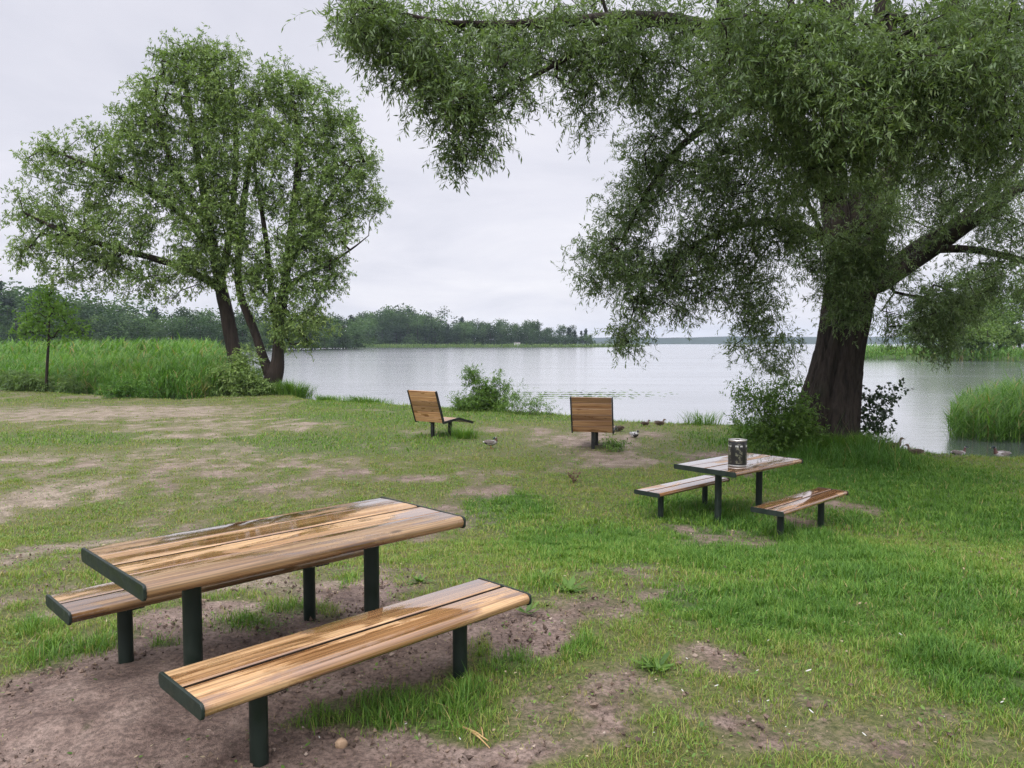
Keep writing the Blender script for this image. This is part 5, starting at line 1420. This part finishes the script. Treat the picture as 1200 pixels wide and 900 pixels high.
def dead_plant():
    p = hit(672, 566); rng = random.Random(2); mb = MB()
    for k in range(9):
        a = rng.uniform(0, 6.28); l = rng.uniform(.15, .34); mb.tube([(0, 0, 0), (math.cos(a) * l * .3, math.sin(a) * l * .3, l * .6), (math.cos(a) * l * .6, math.sin(a) * l * .6, l * rng.uniform(.6, 1.1))], [.007, .005, .002], 5)
        for j in range(3):
            t = rng.uniform(.4, 1); c = (math.cos(a) * l * .5 * t, math.sin(a) * l * .5 * t, l * .8 * t)
            mb.box(c, (.05, .028, .006), R=Euler((rng.uniform(-1, 1), rng.uniform(-1, 1), rng.uniform(0, 6))).to_matrix())
    o = mb.build('dead_plant', M['dead']); o.location = p; tag(o, 'dry brown dead plant standing in the lawn below the right lounger', 'plant')
dead_plant()

def leafy_plant(label, px, py, R, n, seed):
    rng = np.random.default_rng(seed); p = hit(px, py); p = np.array(gpt(p[0], p[1]))
    yaw = rng.uniform(0, 6.28, n); l = rng.uniform(.6, 1.1, n) * R
    B = np.zeros((n, 3)); B[:, 2] = .01; B[:, :2] = rng.normal(0, R * .15, (n, 2))
    Lv = np.stack([np.cos(yaw) * l, np.sin(yaw) * l, rng.uniform(.2, .7, n) * l], 1); Wv = np.stack([-np.sin(yaw), np.cos(yaw), rng.uniform(-.2, .2, n)], 1) * (l * .32)[:, None]
    V, Fs = leaf_quads(B, Lv, Wv, 6)
    o = np_obj('leafy_weed', V, Fs, M['leaf_weed'], attrs={'var': np.repeat(np.clip(rng.normal(.45, .2, n), 0, 1), 6)}); o.location = p; tag(o, label, 'weed')
leafy_plant('low leafy weed on the edge of the soil right of the near bench end', 668, 694, .13, 26, 1)
leafy_plant('small broad leaved weed under the gap between table and near bench', 492, 684, .10, 18, 2)
leafy_plant('broad leaved weed in the worn grass below the soil patch', 768, 786, .11, 18, 3)
leafy_plant('leafy weed on the bare ground near the near bench right post', 618, 720, .09, 14, 4)
leafy_plant('spreading weed beside the far end of the near bench', 640, 678, .10, 18, 5)

# ------------------------------------------------------------------ haze
HAZE = True
if HAZE:
    mb = MB(); mb.box((0, 1100, 24), (6400, 4200, 60))
    m, nt, nd, L = new_mat('haze_air'); out = N(nt, 'ShaderNodeOutputMaterial'); v = N(nt, 'ShaderNodeVolumePrincipled')
    v.inputs['Color'].default_value = (.72, .85, 1.0, 1); v.inputs['Density'].default_value = .00012; v.inputs['Anisotropy'].default_value = .0
    L.new(v.outputs[0], out.inputs['Volume'])
    o = mb.build('haze', m); tag(o, 'thin bluish haze over the lake', 'haze', kind='stuff')

# ------------------------------------------------------------------ sky, sun, camera
SUN_EL, SUN_AZ = math.radians(44), math.radians(206)     # azimuth measured clockwise from +Y
w = bpy.data.worlds.new('World'); scene.world = w; w.use_nodes = True
nt = w.node_tree; nt.nodes.clear(); L = nt.links
out = N(nt, 'ShaderNodeOutputWorld'); bg = N(nt, 'ShaderNodeBackground'); bg.inputs['Strength'].default_value = .1
sky = N(nt, 'ShaderNodeTexSky', sky_type='NISHITA'); sky.sun_disc = False; sky.sun_elevation = SUN_EL; sky.sun_rotation = SUN_AZ
sky.air_density = 1.0; sky.dust_density = 2.0; sky.ozone_density = 1.0
tc = N(nt, 'ShaderNodeTexCoord'); sep = N(nt, 'ShaderNodeSeparateXYZ'); L.new(tc.outputs['Generated'], sep.inputs[0])
# cloud layer: dome direction flattened to a ceiling so that clouds shrink towards the horizon
zc = math_(nt, 'ADD', math_(nt, 'MAXIMUM', sep.outputs[2], 0.0), .16)
dv = N(nt, 'ShaderNodeCombineXYZ'); L.new(math_(nt, 'DIVIDE', sep.outputs[0], zc), dv.inputs[0]); L.new(math_(nt, 'DIVIDE', sep.outputs[1], zc), dv.inputs[1])
c1 = noise(nt, dv.outputs[0], .9, 6, .55, .3); c2 = noise(nt, dv.outputs[0], .35, 3, .5, .2)
cl = math_(nt, 'ADD', math_(nt, 'MULTIPLY', c1.outputs['Fac'], .5), math_(nt, 'MULTIPLY', c2.outputs['Fac'], .5))
cloud = ramp(nt, [(.36, (7.0, 7.1, 8.1)), (.50, (8.7, 8.65, 9.5)), (.62, (10.0, 9.85, 10.4))], cl).outputs[0]
lift = mapr(nt, sep.outputs[2], .40, .95, 1.0, 2.9)        # overcast: the zenith is far brighter than the horizon
sdn = N(nt, 'ShaderNodeVectorMath', operation='DOT_PRODUCT'); L.new(tc.outputs['Generated'], sdn.inputs[0])
sdn.inputs[1].default_value = (math.sin(SUN_AZ) * math.cos(SUN_EL), math.cos(SUN_AZ) * math.cos(SUN_EL), math.sin(SUN_EL))
glow = mapr(nt, sdn.outputs['Value'], .25, 1.0, 1.0, 2.0)     # sky brightened round the hidden sun behind the camera, added to light tree fronts
lift = math_(nt, 'MULTIPLY', lift, glow)
cm = N(nt, 'ShaderNodeVectorMath', operation='SCALE'); L.new(cloud, cm.inputs[0]); L.new(lift, cm.inputs['Scale'])
L.new(mixc(nt, .92, sky.outputs[0], cm.outputs[0]), bg.inputs['Color'])
L.new(bg.outputs[0], out.inputs['Surface'])
sd = bpy.data.lights.new('sun', 'SUN'); sd.energy = 1.5; sd.angle = math.radians(25); sd.color = (1, .97, .93)
so = bpy.data.objects.new('sun', sd); COL.objects.link(so)
dirv = Vector((math.sin(SUN_AZ) * math.cos(SUN_EL), math.cos(SUN_AZ) * math.cos(SUN_EL), math.sin(SUN_EL)))
so.rotation_euler = dirv.to_track_quat('Z', 'Y').to_euler(); so.location = (0, -5, 30)

cd = bpy.data.cameras.new('camera'); cd.sensor_width = 36; cd.sensor_fit = 'HORIZONTAL'; cd.lens = F / 1200 * 36; cd.clip_end = 12000; cd.clip_start = .05
co = bpy.data.objects.new('camera', cd); COL.objects.link(co); co.location = CAM; co.rotation_euler = (math.pi / 2 - TH, 0, 0)
scene.camera = co

vs = scene.view_settings; vs.view_transform = 'Standard'; vs.look = 'None'; vs.exposure = 0; vs.gamma = 1; vs.use_curve_mapping = False
cy = scene.cycles
cy.max_bounces = 6; cy.diffuse_bounces = 2; cy.glossy_bounces = 3; cy.transmission_bounces = 3; cy.volume_bounces = 0; cy.transparent_max_bounces = 8
cy.use_denoising = True; cy.denoising_input_passes = 'RGB_ALBEDO_NORMAL'; cy.denoising_prefilter = 'NONE'; cy.use_adaptive_sampling = False; cy.caustics_reflective = False; cy.caustics_refractive = False; cy.sample_clamp_indirect = 4
try: cy.denoiser = 'OPENIMAGEDENOISE'
except Exception: pass
